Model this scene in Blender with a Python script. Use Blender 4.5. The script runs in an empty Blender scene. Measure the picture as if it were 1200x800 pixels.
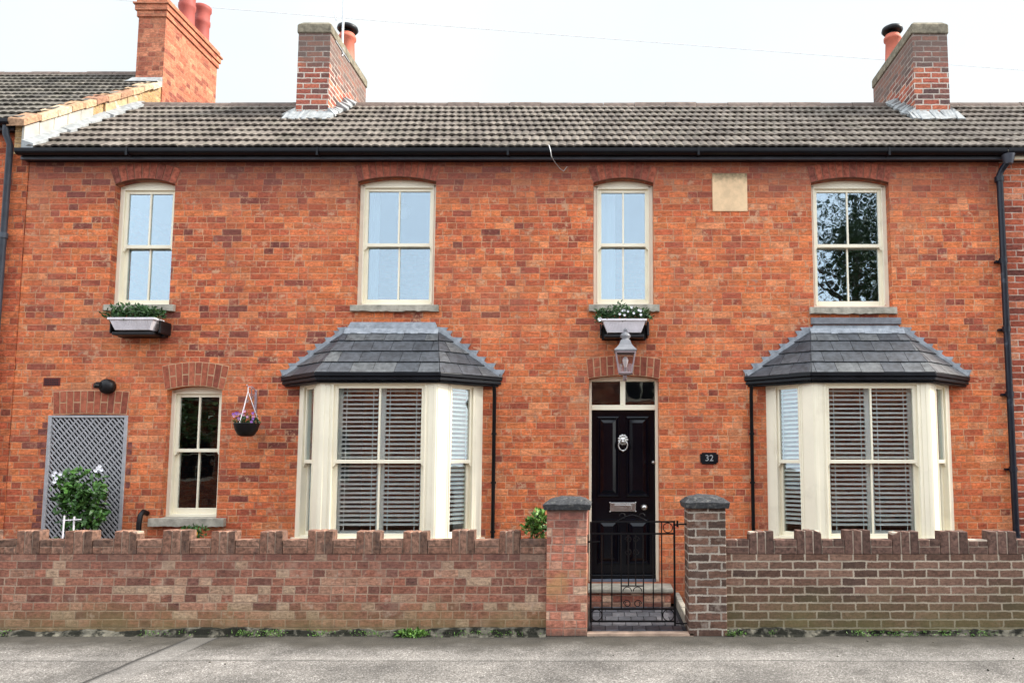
import bpy, bmesh, math, random
from mathutils import Vector, Matrix
from mathutils.geometry import tessellate_polygon
R = math.radians
random.seed(7)
S = bpy.context.scene
COL = S.collection

# ------------------------------------------------------------------ camera
CAMZ = 1.6
TILT = R(5.07); F = 870.0; CX, CY = 712.0, 462.0     # measured on the 1200x800 photograph
cam_d = bpy.data.cameras.new('camera'); cam = bpy.data.objects.new('camera', cam_d); COL.objects.link(cam)
cam.location = (0, 0, CAMZ); cam.rotation_euler = (R(90) + TILT, 0, 0)
cam_d.sensor_width = 36; cam_d.lens = 36 * F / 1200
cam_d.shift_x = -(CX - 600) / 1200; cam_d.shift_y = (CY - 400) / 1200
cam_d.clip_start = .05; cam_d.clip_end = 600
S.camera = cam

# ------------------------------------------------------------------ light
SUN_EL, SUN_AZ = 38.0, 91.0         # azimuth from the street direction (-Y) towards the right (+X)
w = bpy.data.worlds.new('World'); S.world = w; w.use_nodes = True
nt = w.node_tree; nt.nodes.clear()
sky = nt.nodes.new('ShaderNodeTexSky'); sky.sky_type = 'NISHITA'; sky.sun_disc = False
sky.sun_elevation = R(SUN_EL); sky.sun_rotation = R(180 - SUN_AZ)
sky.air_density = 1.0; sky.dust_density = 3.0
tc = nt.nodes.new('ShaderNodeTexCoord')
nz = nt.nodes.new('ShaderNodeTexNoise'); nz.inputs['Scale'].default_value = 2.2; nz.inputs['Detail'].default_value = 5
mr = nt.nodes.new('ShaderNodeMapRange'); mr.inputs['From Min'].default_value = .3; mr.inputs['From Max'].default_value = .7
mr.inputs['To Min'].default_value = .8; mr.inputs['To Max'].default_value = 1.0
mx = nt.nodes.new('ShaderNodeMix'); mx.data_type = 'RGBA'
cc = nt.nodes.new('ShaderNodeMix'); cc.data_type = 'RGBA'       # thin overcast: brighter over the street, greyer behind the houses
cc.inputs['A'].default_value = (12.2, 13.0, 13.7, 1); cc.inputs['B'].default_value = (3.62, 3.86, 3.93, 1)
cy_ = nt.nodes.new('ShaderNodeMapRange'); cy_.inputs['From Min'].default_value = -.2; cy_.inputs['From Max'].default_value = .5
bg = nt.nodes.new('ShaderNodeBackground'); bg.inputs['Strength'].default_value = .10
ow = nt.nodes.new('ShaderNodeOutputWorld')
L = nt.links.new
L(tc.outputs['Generated'], nz.inputs['Vector']); L(nz.outputs['Fac'], mr.inputs['Value'])

sx = nt.nodes.new('ShaderNodeSeparateXYZ'); cv_ = nt.nodes.new('ShaderNodeMapRange')      # cloud is thinner on the street side of the sky
cv_.inputs['From Min'].default_value = -.9; cv_.inputs['From Max'].default_value = .3; cv_.inputs['To Min'].default_value = .55; cv_.inputs['To Max'].default_value = 1
ml_ = nt.nodes.new('ShaderNodeMath'); ml_.operation = 'MULTIPLY'
L(tc.outputs['Generated'], sx.inputs[0]); L(sx.outputs[1], cv_.inputs['Value']); L(mr.outputs['Result'], ml_.inputs[0]); L(cv_.outputs['Result'], ml_.inputs[1])
L(ml_.outputs[0], mx.inputs['Factor']); L(sx.outputs[1], cy_.inputs['Value']); L(cy_.outputs['Result'], cc.inputs['Factor']); L(cc.outputs['Result'], mx.inputs['B']); L(sky.outputs['Color'], mx.inputs['A'])
L(mx.outputs['Result'], bg.inputs['Color']); L(bg.outputs['Background'], ow.inputs['Surface'])
sd = bpy.data.lights.new('sun', 'SUN'); sd.energy = 3.0; sd.angle = R(10); sd.color = (1, .95, .87)
sun = bpy.data.objects.new('sun', sd); COL.objects.link(sun)
a = R(SUN_AZ); e = R(SUN_EL)
to_sun = Vector((math.sin(a) * math.cos(e), -math.cos(a) * math.cos(e), math.sin(e)))
sun.rotation_euler = to_sun.to_track_quat('Z', 'Y').to_euler(); sun.location = (6, -4, 14)
S.view_settings.view_transform = 'Standard'; S.view_settings.look = 'None'
S.view_settings.gamma = 1; S.view_settings.use_curve_mapping = False
S.view_settings.exposure = 1.5
S.render.engine = 'CYCLES'
S.cycles.max_bounces = 8; S.cycles.transparent_max_bounces = 12

# ------------------------------------------------------------------ measuring helpers
st, ct = math.sin(TILT), math.cos(TILT)
def at(px, py, Y):
    """the (X, Z) of a point of the place seen at px, py of the photo and standing at depth Y"""
    t = (CY - py) / F
    z = Y * (t * ct + st) / (ct - t * st)
    d = Y * ct + z * st
    return (px - CX) / F * d, z + CAMZ
def zat(py, Y): return at(CX, py, Y)[1]
def xat(px, py, Y): return at(px, py, Y)[0]

# ------------------------------------------------------------------ object helpers
def tag(o, label=None, cat=None, group=None, kind=None):
    if label: o['label'] = label
    if cat: o['category'] = cat
    if group: o['group'] = group
    if kind: o['kind'] = kind
    return o
def empty(name, loc, label=None, cat=None, group=None):
    o = bpy.data.objects.new(name, None); COL.objects.link(o); o.location = loc; o.empty_display_size = .2
    return tag(o, label, cat, group)
class MB:
    def __init__(s): s.v = []; s.f = []; s.m = []; s.sm = []
    def add(s, vs, fs, m=0, smooth=False):
        n = len(s.v); s.v += [tuple(v) for v in vs]
        for f in fs: s.f.append([n + i for i in f]); s.m.append(m); s.sm.append(smooth)
        return s
    def box(s, x0, x1, y0, y1, z0, z1, m=0):
        vs = [(x, y, z) for z in (z0, z1) for y in (y0, y1) for x in (x0, x1)]
        return s.add(vs, [(0, 2, 3, 1), (4, 5, 7, 6), (0, 1, 5, 4), (2, 6, 7, 3), (0, 4, 6, 2), (1, 3, 7, 5)], m)
    def hexa(s, b, t, m=0):          # bottom loop of 4, top loop of 4
        return s.add(list(b) + list(t), [(3, 2, 1, 0), (4, 5, 6, 7), (0, 1, 5, 4), (1, 2, 6, 5), (2, 3, 7, 6), (3, 0, 4, 7)], m)
    def prism_xz(s, poly, y0, y1, m=0):      # polygon in x,z, extruded along y
        n = len(poly)
        vs = [(x, y0, z) for x, z in poly] + [(x, y1, z) for x, z in poly]
        fs = [tuple(range(n)), tuple(range(2 * n - 1, n - 1, -1))] + [(i, i + n, (i + 1) % n + n, (i + 1) % n) for i in range(n)]
        return s.add(vs, fs, m)
    def prism_xy(s, poly, z0, z1, m=0):
        n = len(poly)
        vs = [(x, y, z0) for x, y in poly] + [(x, y, z1) for x, y in poly]
        fs = [tuple(range(n - 1, -1, -1)), tuple(range(n, 2 * n))] + [(i, (i + 1) % n, (i + 1) % n + n, i + n) for i in range(n)]
        return s.add(vs, fs, m)
    def tube(s, pts, r, n=8, m=0, cap=True):
        pts = [Vector(p) for p in pts]; rings = []
        rs = r if isinstance(r, (list, tuple)) else [r] * len(pts)
        prev = None
        for i, p in enumerate(pts):
            d = (pts[min(i + 1, len(pts) - 1)] - pts[max(i - 1, 0)]).normalized()
            if prev is None: u = d.orthogonal().normalized()
            else:
                u = prev - d * prev.dot(d); u = u.normalized() if u.length > 1e-6 else d.orthogonal().normalized()
            prev = u; v = d.cross(u)
            rings.append([p + (u * math.cos(2 * math.pi * k / n) + v * math.sin(2 * math.pi * k / n)) * rs[i] for k in range(n)])
        vs = [q for ring in rings for q in ring]; fs = []
        for i in range(len(pts) - 1):
            for k in range(n): fs.append((i * n + k, i * n + (k + 1) % n, (i + 1) * n + (k + 1) % n, (i + 1) * n + k))
        s.add(vs, fs, m, True)
        if cap:
            s.add(rings[0], [tuple(range(n - 1, -1, -1))], m); s.add(rings[-1], [tuple(range(n))], m)
        return s
    def lathe(s, prof, c=(0, 0, 0), n=20, m=0, smooth=True, rot=0, sx=1, sy=1):
        vs = []
        for r, z in prof:
            for k in range(n):
                t = 2 * math.pi * k / n + rot; vs.append((c[0] + r * math.cos(t) * sx, c[1] + r * math.sin(t) * sy, c[2] + z))
        fs = [(i * n + k, i * n + (k + 1) % n, (i + 1) * n + (k + 1) % n, (i + 1) * n + k) for i in range(len(prof) - 1) for k in range(n)]
        s.add(vs, fs, m, smooth)
        s.add(vs[:n], [tuple(range(n - 1, -1, -1))], m); s.add(vs[-n:], [tuple(range(n))], m)
        return s
    def bar(s, p, q, wx, wy, m=0):           # rectangular bar between two points, up-ish reference = y axis
        p, q = Vector(p), Vector(q); d = (q - p).normalized(); y = Vector((0, 1, 0)); u = d.cross(y)
        if u.length < 1e-4: u = Vector((1, 0, 0))
        u.normalize(); v = u.cross(d).normalized()
        o = [(-1, -1), (1, -1), (1, 1), (-1, 1)]
        return s.hexa([p + u * a * wx / 2 + v * b * wy / 2 for a, b in o], [q + u * a * wx / 2 + v * b * wy / 2 for a, b in o], m)
    def build(s, name, mats, parent=None, loc=None, rot=None, bevel=0, fixn=True, jit=0):
        me = bpy.data.meshes.new(name); me.from_pydata(s.v, [], s.f)
        if not isinstance(mats, (list, tuple)): mats = [mats]
        for m in mats: me.materials.append(m)
        me.polygons.foreach_set('material_index', s.m); me.polygons.foreach_set('use_smooth', s.sm)
        if fixn:
            bm = bmesh.new(); bm.from_mesh(me)
            bmesh.ops.recalc_face_normals(bm, faces=bm.faces); bm.to_mesh(me); bm.free()
        me.update()
        o = bpy.data.objects.new(name, me); COL.objects.link(o)
        if parent: o.parent = parent
        # verts are given in world space unless loc is given: move them to the parent's frame
        if loc is not None:
            o.location = loc
            if rot: o.rotation_euler = rot
        elif parent:
            base = Vector((0, 0, 0)); p = parent
            while p: base += Vector(p.location); p = p.parent
            me.transform(Matrix.Translation(-base))
        if bevel:
            b = o.modifiers.new('bevel', 'BEVEL'); b.width = bevel; b.segments = 2; b.limit_method = 'ANGLE'; b.angle_limit = R(50)
        return o

# ------------------------------------------------------------------ material helpers
class N:
    """tiny shader-graph writer"""
    def __init__(s, name):
        s.mat = bpy.data.materials.new(name); s.mat.use_nodes = True; s.t = s.mat.node_tree; s.t.nodes.clear()
        s.out = s.t.nodes.new('ShaderNodeOutputMaterial')
    def put(s, sock, v):
        if v is None: return
        if isinstance(v, bpy.types.NodeSocket): s.t.links.new(v, sock)
        else:
            if sock.type == 'RGBA' and len(v) == 3: v = (*v, 1)
            sock.default_value = v
    def n(s, typ, out=0, props=None, **ins):
        nd = s.t.nodes.new(typ)
        for k, v in (props or {}).items(): setattr(nd, k, v)
        for k, v in ins.items():
            k = k.replace('_', ' ')
            s.put(nd.inputs[int(k[1:])] if k[0] == 'i' and k[1:].isdigit() else nd.inputs[k], v)
        return nd.outputs[out]
    def m(s, op, a, b=None, c=None, clamp=False):
        nd = s.t.nodes.new('ShaderNodeMath'); nd.operation = op; nd.use_clamp = clamp
        s.put(nd.inputs[0], a); s.put(nd.inputs[1], b); s.put(nd.inputs[2], c); return nd.outputs[0]
    def mix(s, f, a, b, mode='MIX'):
        nd = s.t.nodes.new('ShaderNodeMix'); nd.data_type = 'RGBA'; nd.blend_type = mode
        s.put(nd.inputs['Factor'], f); s.put(nd.inputs['A'], a); s.put(nd.inputs['B'], b); return nd.outputs['Result']
    def fmix(s, f, a, b):
        nd = s.t.nodes.new('ShaderNodeMix'); nd.data_type = 'FLOAT'
        s.put(nd.inputs['Factor'], f); s.put(nd.inputs['A'], a); s.put(nd.inputs['B'], b); return nd.outputs['Result']
    def mr(s, v, a, b, c=0., d=1., smooth=False):
        nd = s.t.nodes.new('ShaderNodeMapRange'); nd.clamp = True
        if smooth: nd.interpolation_type = 'SMOOTHSTEP'
        s.put(nd.inputs['Value'], v)
        for k, x in zip(('From Min', 'From Max', 'To Min', 'To Max'), (a, b, c, d)): s.put(nd.inputs[k], x)
        return nd.outputs['Result']
    def ramp(s, v, stops, interp='LINEAR'):
        nd = s.t.nodes.new('ShaderNodeValToRGB'); cr = nd.color_ramp; cr.interpolation = interp
        while len(cr.elements) > 1: cr.elements.remove(cr.elements[-1])
        cr.elements[0].position = stops[0][0]; cr.elements[0].color = (*stops[0][1], 1)
        for p, c in stops[1:]:
            el = cr.elements.new(p); el.color = (*c, 1)
        s.put(nd.inputs[0], v); return nd.outputs[0]
    def noise(s, vec, scale, detail=3, rough=.55, out='Fac', dist=0):
        nd = s.t.nodes.new('ShaderNodeTexNoise'); s.put(nd.inputs['Vector'], vec)
        nd.inputs['Scale'].default_value = scale; nd.inputs['Detail'].default_value = detail
        nd.inputs['Roughness'].default_value = rough; nd.inputs['Distortion'].default_value = dist
        return nd.outputs[out]
    def white(s, *xyz):
        c = s.t.nodes.new('ShaderNodeCombineXYZ')
        for i, x in enumerate(xyz): s.put(c.inputs[i], x)
        nd = s.t.nodes.new('ShaderNodeTexWhiteNoise'); nd.noise_dimensions = '3D'
        s.t.links.new(c.outputs[0], nd.inputs['Vector']); return nd.outputs['Value']
    def pos(s): return s.n('ShaderNodeNewGeometry', 'Position')
    def island(s): return s.n('ShaderNodeNewGeometry', 'Random Per Island')
    def bump(s, h, strength=.5, dist=.01):
        return s.n('ShaderNodeBump', 0, Height=h, Strength=strength, Distance=dist)
    def surf(s, color, rough=.8, normal=None, metal=0., spec=.5, **kw):
        nd = s.t.nodes.new('ShaderNodeBsdfPrincipled')
        s.put(nd.inputs['Base Color'], color); s.put(nd.inputs['Roughness'], rough); s.put(nd.inputs['Metallic'], metal)
        s.put(nd.inputs['Specular IOR Level'], spec)
        if normal is not None: s.put(nd.inputs['Normal'], normal)
        for k, v in kw.items(): s.put(nd.inputs[k.replace('_', ' ')], v)
        s.t.links.new(nd.outputs[0], s.out.inputs['Surface']); return s.mat
def _n(self, typ, out=0, props=None, **ins):
    nd = self.t.nodes.new(typ)
    for k, v in (props or {}).items(): setattr(nd, k, v)
    for k, v in ins.items(): self.put(nd.inputs[k.replace('_', ' ')], v)
    return nd.outputs[out]
N.n = _n

def scol(c): return tuple((x / 255 / 12.92) if x / 255 < .04045 else ((x / 255 + .055) / 1.055) ** 2.4 for x in c)

def brick_mat(name, ramp, mortar, mw=.010, bond='flemish', H=.0755, U=.1125, weather=None, seed=0., patch=None,
              big=None, inner=.42, bump=.7, uoff=0., zoff=0., fade=.45, tri=.16, wobble=1.):
    k = N(name); p = k.pos()
    wob = k.noise(p, 9, 4, .6, out='Color')
    wv = k.n('ShaderNodeVectorMath', 0, {'operation': 'MULTIPLY_ADD'})
    nd = wv.node; k.put(nd.inputs[0], wob); nd.inputs[1].default_value = (.014 * wobble, .014 * wobble, .011 * wobble); k.put(nd.inputs[2], p)
    sp = k.n('ShaderNodeSeparateXYZ', 'X', Vector=wv).node
    X, Y, Z = sp.outputs
    nr = k.n('ShaderNodeNewGeometry', 'True Normal'); ns = k.n('ShaderNodeSeparateXYZ', 'X', Vector=nr)
    side = k.m('GREATER_THAN', k.m('ABSOLUTE', ns), .6)
    u = k.fmix(side, X, k.m('ADD', Y, .06))
    zz = k.m('DIVIDE', k.m('ADD', Z, zoff), H); r = k.m('FLOOR', zz); fz = k.m('SUBTRACT', zz, r)
    rr = k.white(r, seed + 3.3, 0.)
    odd = k.m('MODULO', k.m('ADD', r, 1000.), 2.)
    if bond == 'flemish':
        s_ = k.m('ADD', k.m('ADD', k.m('DIVIDE', k.m('ADD', u, uoff + 50.), U), k.m('MULTIPLY', odd, 1.5)), k.m('MULTIPLY', rr, .8))
        kk = k.m('FLOOR', k.m('DIVIDE', s_, 3.)); t = k.m('SUBTRACT', s_, k.m('MULTIPLY', kk, 3.))
        hd = k.m('GREATER_THAN', t, 2.)
        # every three half-bricks are laid as header+stretcher, stretcher+header or three headers
        rk = k.white(kk, r, seed + 5.1); b1 = k.m('GREATER_THAN', rk, .5 - tri / 2); b2 = k.m('LESS_THAN', rk, .5 + tri / 2)
        g1 = k.m('MULTIPLY', b1, k.m('GREATER_THAN', t, 1.)); g2 = k.m('MULTIPLY', b2, hd)
        start = k.m('MAXIMUM', g1, k.m('MULTIPLY', g2, 2.))
        e1 = k.m('SUBTRACT', 3., k.m('MULTIPLY', 2., k.m('MULTIPLY', b1, k.m('LESS_THAN', t, 1.))))
        e2 = k.m('SUBTRACT', 3., k.m('MULTIPLY', b2, k.m('LESS_THAN', t, 2.)))
        end = k.m('MINIMUM', e1, e2)
        idn = k.m('ADD', k.m('MULTIPLY', kk, 3.), start); lt = k.m('SUBTRACT', t, start); ln = k.m('SUBTRACT', end, start)
    else:
        per = 2. if bond == 'stretcher' else 1.
        s_ = k.m('ADD', k.m('ADD', k.m('DIVIDE', k.m('ADD', u, uoff + 50.), U), k.m('MULTIPLY', odd, per / 2)), k.m('MULTIPLY', rr, .35))
        kk = k.m('FLOOR', k.m('DIVIDE', s_, per)); lt = k.m('SUBTRACT', s_, k.m('MULTIPLY', kk, per)); idn = kk; ln = per
    du = k.m('MULTIPLY', k.m('MINIMUM', lt, k.m('SUBTRACT', ln, lt)), U)
    dz = k.m('MULTIPLY', k.m('MINIMUM', fz, k.m('SUBTRACT', 1., fz)), H)
    d = k.m('MINIMUM', du, dz)
    fine = k.noise(p, 75, 4, .7)
    d2 = k.m('ADD', d, k.m('MULTIPLY', k.m('SUBTRACT', fine, .5), .011 * wobble))
    mask = k.mr(d2, mw / 2 - .0015, mw / 2 + .0025, 0, 1, True)            # 1 on brick, 0 on mortar
    rnd = k.white(idn, r, seed); rnd2 = k.white(idn, r, seed + 7.7)
    bigv = k.noise(p, .55, 3, .6)
    rv = k.m('ADD', rnd, k.m('MULTIPLY', k.m('SUBTRACT', bigv, .44), .9), clamp=True)
    col = k.ramp(rv, ramp)
    inn = k.noise(p, 34, 7, .78)
    stretch = k.n('ShaderNodeMapping', 0, Vector=p); stretch.node.inputs['Scale'].default_value = (1, 1, 3.5)
    inn2 = k.noise(stretch, 17, 6, .7)
    col = k.mix(1., col, k.mr(k.m('ADD', k.m('MULTIPLY', inn, .5), k.m('MULTIPLY', inn2, .5)), .41, .59, 1 - inner, 1 + inner), 'MULTIPLY')
    col = k.mix(1., col, k.mr(rnd2, 0, 1, .82, 1.14), 'MULTIPLY')
    if patch:                                           # pale spalls / lime
        for sc, lo, hi, c, amt in patch:
            f = k.mr(k.noise(p, sc, 4, .6), lo, hi, 0, amt)
            f = k.m('MULTIPLY', f, k.mr(k.white(idn, r, seed + 2.2), .45, .75, .15, 1.))
            col = k.mix(f, col, c)
    mcol = k.mix(k.mr(k.noise(p, 5, 3), .35, .65), mortar, tuple(x * .66 for x in mortar))
    vis = k.mr(k.noise(p, 7, 4, .65), .36, .60, fade, 1.)
    mix_m = k.m('SUBTRACT', 1., k.m('MULTIPLY', k.m('SUBTRACT', 1., mask), vis))
    col = k.mix(mix_m, mcol, col)
    if weather: col = weather(k, col, p, Z)
    h = k.m('ADD', k.m('MULTIPLY', mask, .7), k.m('MULTIPLY', inn, .5))
    h = k.m('ADD', h, k.m('MULTIPLY', rnd2, .25))
    return k.surf(col, .88, k.bump(h, bump, .007), spec=.25)

def plain(name, c, rough=.6, var=.12, scale=8, bump=0, spec=.4, metal=0, bscale=60, dirt=None, **kw):
    k = N(name); p = k.pos(); nzv = k.noise(p, scale, 4)
    col = k.mix(1., c, k.mr(nzv, .3, .7, 1 - var, 1 + var), 'MULTIPLY')
    if dirt:
        dc, lo, hi, amt = dirt; col = k.mix(k.mr(k.noise(p, scale * .6, 5, .65), lo, hi, 0, amt), col, dc)
    nrm = k.bump(k.noise(p, bscale, 4), bump, .004) if bump else None
    return k.surf(col, k.mr(nzv, .3, .7, rough * .85, min(1, rough * 1.15)), nrm, metal, spec, **kw)
def island_mat(name, stops, rough=.85, inner=.25, scale=22, bump=.5, spec=.25, extra=None):
    k = N(name); p = k.pos(); isl = k.island()
    col = k.ramp(isl, stops); nn = k.noise(p, scale, 6, .7)
    col = k.mix(1., col, k.mr(nn, .38, .62, 1 - inner, 1 + inner), 'MULTIPLY')
    if extra: col = extra(k, col, p)
    return k.surf(col, rough, k.bump(nn, bump, .006), spec=spec)

HOUSE_RAMP = [(0, (.20, .055, .04)), (.07, (.30, .072, .042)), (.22, (.42, .095, .043)), (.45, (.51, .125, .050)), (.65, (.57, .150, .054)), (.9, (.60, .175, .062)), (1, (.62, .22, .095))]
def house_weather(k, col, p, Z):
    mp = k.n('ShaderNodeMapping', 0, Vector=p); mp.node.inputs['Scale'].default_value = (1, 1, .12)
    col = k.mix(k.mr(k.noise(mp, 5, 4, .6), .5, .72, 0, .35), col, (.22, .085, .06))           # faint rain streaks
    col = k.mix(k.mr(k.noise(p, .9, 4, .6), .5, .72, 0, .18), col, (.55, .26, .15))            # washed, repointed areas
    f = k.mr(k.m('ADD', Z, k.m('MULTIPLY', k.noise(p, 2.2, 3), .5)), 4.72, 5.25, 0, .6)      # soot and eave shade painted in below the gutter
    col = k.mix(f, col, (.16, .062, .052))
    f2 = k.mr(k.m('ADD', Z, k.m('MULTIPLY', k.noise(p, 1.6, 3), 1.0)), 1.25, .55, 0, .5)     # damp, dirty base
    return k.mix(f2, col, (.20, .085, .055))
M = {}
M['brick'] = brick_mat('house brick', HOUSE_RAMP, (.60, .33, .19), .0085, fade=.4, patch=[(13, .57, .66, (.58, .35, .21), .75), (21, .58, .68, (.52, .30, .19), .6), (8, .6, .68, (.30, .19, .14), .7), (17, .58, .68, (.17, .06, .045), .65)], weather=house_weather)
R2 = [(0, (.13, .04, .03)), (.2, (.26, .06, .035)), (.5, (.38, .09, .045)), (.8, (.46, .14, .07)), (1, (.5, .2, .11))]
M['brick_left'] = brick_mat('left house brick', [(0, (.2, .05, .03)), (.3, (.38, .08, .035)), (1, (.56, .16, .06))], (.42, .22, .13), .007, seed=9.)
M['brick_right'] = brick_mat('right house brick', R2, (.62, .5, .4), .011, bond='stretcher', seed=5., zoff=.03)
M['brick_chim'] = brick_mat('chimney brick', [(0, (.10, .055, .05)), (.3, (.17, .075, .06)), (.6, (.32, .085, .055)), (1, (.42, .13, .07))], (.60, .52, .44), .015, bond='stretcher', seed=2., fade=.9, wobble=1.4,
    weather=lambda k, col, p, Z: k.mix(k.mr(k.m('ADD', Z, k.m('MULTIPLY', k.noise(p, 4, 3), .7)), 7.15, 7.5, 0, .75), col, (.13, .10, .085)))
M['brick_chim_left'] = brick_mat('left chimney brick', [(0, (.2, .06, .04)), (.3, (.34, .105, .058)), (1, (.44, .165, .09))], (.4, .22, .14), .006, seed=4.)
M['brick_yellow'] = brick_mat('gable brick', [(0, (.30, .18, .08)), (.5, (.42, .27, .13)), (1, (.48, .34, .18))], (.36, .28, .19), .008, seed=6.)
def wall_weather(k, col, p, Z):
    n1 = k.noise(p, 2.3, 5, .6); n2 = k.noise(p, 7, 5, .65)
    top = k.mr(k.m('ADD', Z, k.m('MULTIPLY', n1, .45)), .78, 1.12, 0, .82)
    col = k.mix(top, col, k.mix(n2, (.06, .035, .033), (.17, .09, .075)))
    g = k.mr(k.m('ADD', Z, k.m('MULTIPLY', n1, .5)), .56, .28, 0, .62)
    col = k.mix(g, col, k.mix(n2, (.13, .10, .03), (.33, .26, .12)))
    b = k.mr(k.m('ADD', Z, k.m('MULTIPLY', n2, .12)), .17, .07, 0, .7)
    return k.mix(b, col, (.10, .095, .06))
WL = [(0, (.13, .062, .05)), (.2, (.20, .082, .057)), (.5, (.27, .105, .068)), (.8, (.31, .135, .088)), (.95, (.35, .19, .125)), (1, (.40, .27, .18))]
M['wall_left'] = brick_mat('front wall brick', WL, (.44, .31, .22), .010, seed=11., fade=.5, wobble=1.5, patch=[(6, .5, .68, (.44, .29, .21), .55), (14, .56, .7, (.52, .40, .31), .6), (11, .55, .68, (.12, .07, .06), .6)], weather=wall_weather, inner=.5, tri=.4)
def wr_weather(k, col, p, Z):
    n1 = k.noise(p, 2.0, 5, .6); n2 = k.noise(p, 8, 5, .65)
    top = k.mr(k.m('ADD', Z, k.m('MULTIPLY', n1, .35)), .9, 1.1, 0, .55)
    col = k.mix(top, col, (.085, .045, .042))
    g = k.mr(k.m('ADD', Z, k.m('MULTIPLY', n1, .75)), .85, .42, 0, .62)
    return k.mix(g, col, k.mix(n2, (.055, .055, .014), (.2, .19, .075)))
WR = [(0, (.07, .044, .034)), (.35, (.11, .060, .043)), (.7, (.145, .078, .054)), (1, (.19, .11, .078))]
M['wall_right'] = brick_mat('brown front wall brick', WR, (.48, .40, .31), .0145, bond='stretcher', seed=13., fade=.85, wobble=1.9, patch=[(16, .6, .72, (.34, .27, .2), .5)], weather=wr_weather, bump=.9)
def pl_weather(k, col, p, Z):
    n1 = k.noise(p, 5, 5, .6)
    top = k.mr(k.m('ADD', Z, k.m('MULTIPLY', n1, .25)), 1.05, 1.3, 0, .8)
    col = k.mix(top, col, (.11, .065, .06))
    g = k.m('MULTIPLY', k.mr(Z, .75, .5, 0, 1), k.mr(Z, .25, .45, 0, 1)); g = k.m('MULTIPLY', g, k.mr(n1, .42, .6, 0, .5))
    col = k.mix(g, col, (.42, .27, .10))
    return k.mix(k.mr(k.m('ADD', Z, k.m('MULTIPLY', n1, .12)), .16, .06, 0, .8), col, (.09, .075, .06))
M['pillar_left'] = brick_mat('pink pillar brick', [(0, (.24, .085, .06)), (.4, (.40, .14, .09)), (.8, (.46, .2, .13)), (1, (.58, .38, .26))], (.42, .28, .21), .010, seed=17., weather=pl_weather, patch=[(9, .55, .7, (.5, .34, .25), .5)])
M['pillar_right'] = brick_mat('brown pillar brick', WR, (.47, .41, .34), .0145, bond='stretcher', seed=19., fade=.85, wobble=2.2, patch=[(12, .52, .68, (.34, .28, .23), .6)], bump=1.)
M['soldier'] = island_mat('wall top brick', [(0, (.075, .045, .036)), (.4, (.135, .075, .052)), (.75, (.21, .105, .07)), (1, (.28, .17, .12))], inner=.55, bump=.9, scale=24,
    extra=lambda k, c, p: k.mix(k.mr(k.noise(p, 9, 5, .7), .5, .68, 0, .6), c, (.10, .07, .06)))
M['soldier_right'] = island_mat('brown wall top brick', [(0, (.055, .036, .03)), (.5, (.10, .056, .043)), (1, (.15, .085, .065))], inner=.5, bump=.9, scale=24)
M['mortar'] = plain('mortar', (.34, .25, .19), .95, .25, 20, .6, .2)
M['mortar_pale'] = plain('pale mortar', (.46, .38, .3), .95, .25, 20, .6, .2)
M['arch'] = island_mat('arch brick', [(0, (.20, .055, .035)), (.5, (.31, .085, .047)), (1, (.40, .12, .065))], inner=.25)
M['arch_mortar'] = plain('arch mortar', (.52, .33, .2), .95, .2, 20, .5, .2)
M['cream'] = plain('cream paint', (.86, .79, .615), .42, .04, 3, .12, .45, bscale=45, dirt=((.48, .41, .29), .58, .78, .4))
M['stone'] = plain('sill stone', (.36, .33, .27), .9, .3, 12, .7, .2, dirt=((.15, .15, .12), .5, .7, .6))
M['plaque_stone'] = plain('date stone', (.66, .46, .24), .85, .08, 6, .2, .2)
M['black'] = plain('black gutter paint', (.003, .0035, .006), .42, .3, 5, .1, .22)
M['blackm'] = plain('black metal', (.003, .003, .004), .5, .3, 12, .2, .2)
M['greygut'] = plain('grey edge', (.05, .055, .07), .4, .2, 5, .1, .4)
M['slate'] = island_mat('slate', [(0, (.034, .038, .045)), (.5, (.052, .057, .065)), (.85, (.072, .077, .082)), (1, (.092, .095, .094))], rough=.55, inner=.4, scale=14, bump=.5, spec=.5)
M['lead'] = plain('lead', (.24, .26, .285), .55, .3, 14, .5, .4, dirt=((.42, .44, .46), .5, .66, .6))
M['lead_dark'] = plain('dark lead', (.16, .165, .18), .6, .3, 14, .5, .5)
M['mortar_white'] = plain('white fillet', (.25, .26, .26), .85, .3, 14, .6, .3, dirt=((.3, .28, .25), .55, .72, .6))
def tile_mat(name, stops, moss):
    k = N(name); p = k.pos()
    sp = k.n('ShaderNodeSeparateXYZ', 'X', Vector=p).node; X, Y, Z = sp.outputs
    cellx = k.m('FLOOR', k.m('DIVIDE', X, .19)); cz = k.m('FLOOR', k.m('DIVIDE', Y, .2325))
    col = k.ramp(k.m('ADD', k.m('MULTIPLY', k.white(cellx, cz, 1.), .55), k.m('MULTIPLY', k.noise(p, 1.1, 4), .5)), stops)
    nn = k.noise(p, 26, 5, .7)
    col = k.mix(1., col, k.mr(nn, .3, .7, .72, 1.2), 'MULTIPLY')
    col = k.mix(k.mr(k.noise(p, 4.5, 5, .7), .5, .68, 0, moss), col, (.09, .085, .06))
    return k.surf(col, .93, k.bump(nn, .7, .008), spec=.2)
M['tile'] = tile_mat('concrete roof tile', [(0, (.06, .05, .042)), (.35, (.11, .092, .078)), (.7, (.158, .134, .112)), (1, (.21, .18, .152))], .5)
M['tile_left'] = tile_mat('darker roof tile', [(0, (.04, .037, .033)), (.4, (.08, .072, .062)), (.7, (.13, .116, .098)), (1, (.19, .17, .14))], .75)
M['ridge'] = plain('ridge tile', (.13, .098, .082), .95, .35, 12, .8, .2)
M['pot'] = plain('terracotta pot', (.45, .12, .075), .7, .15, 8, .2, .3)
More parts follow.
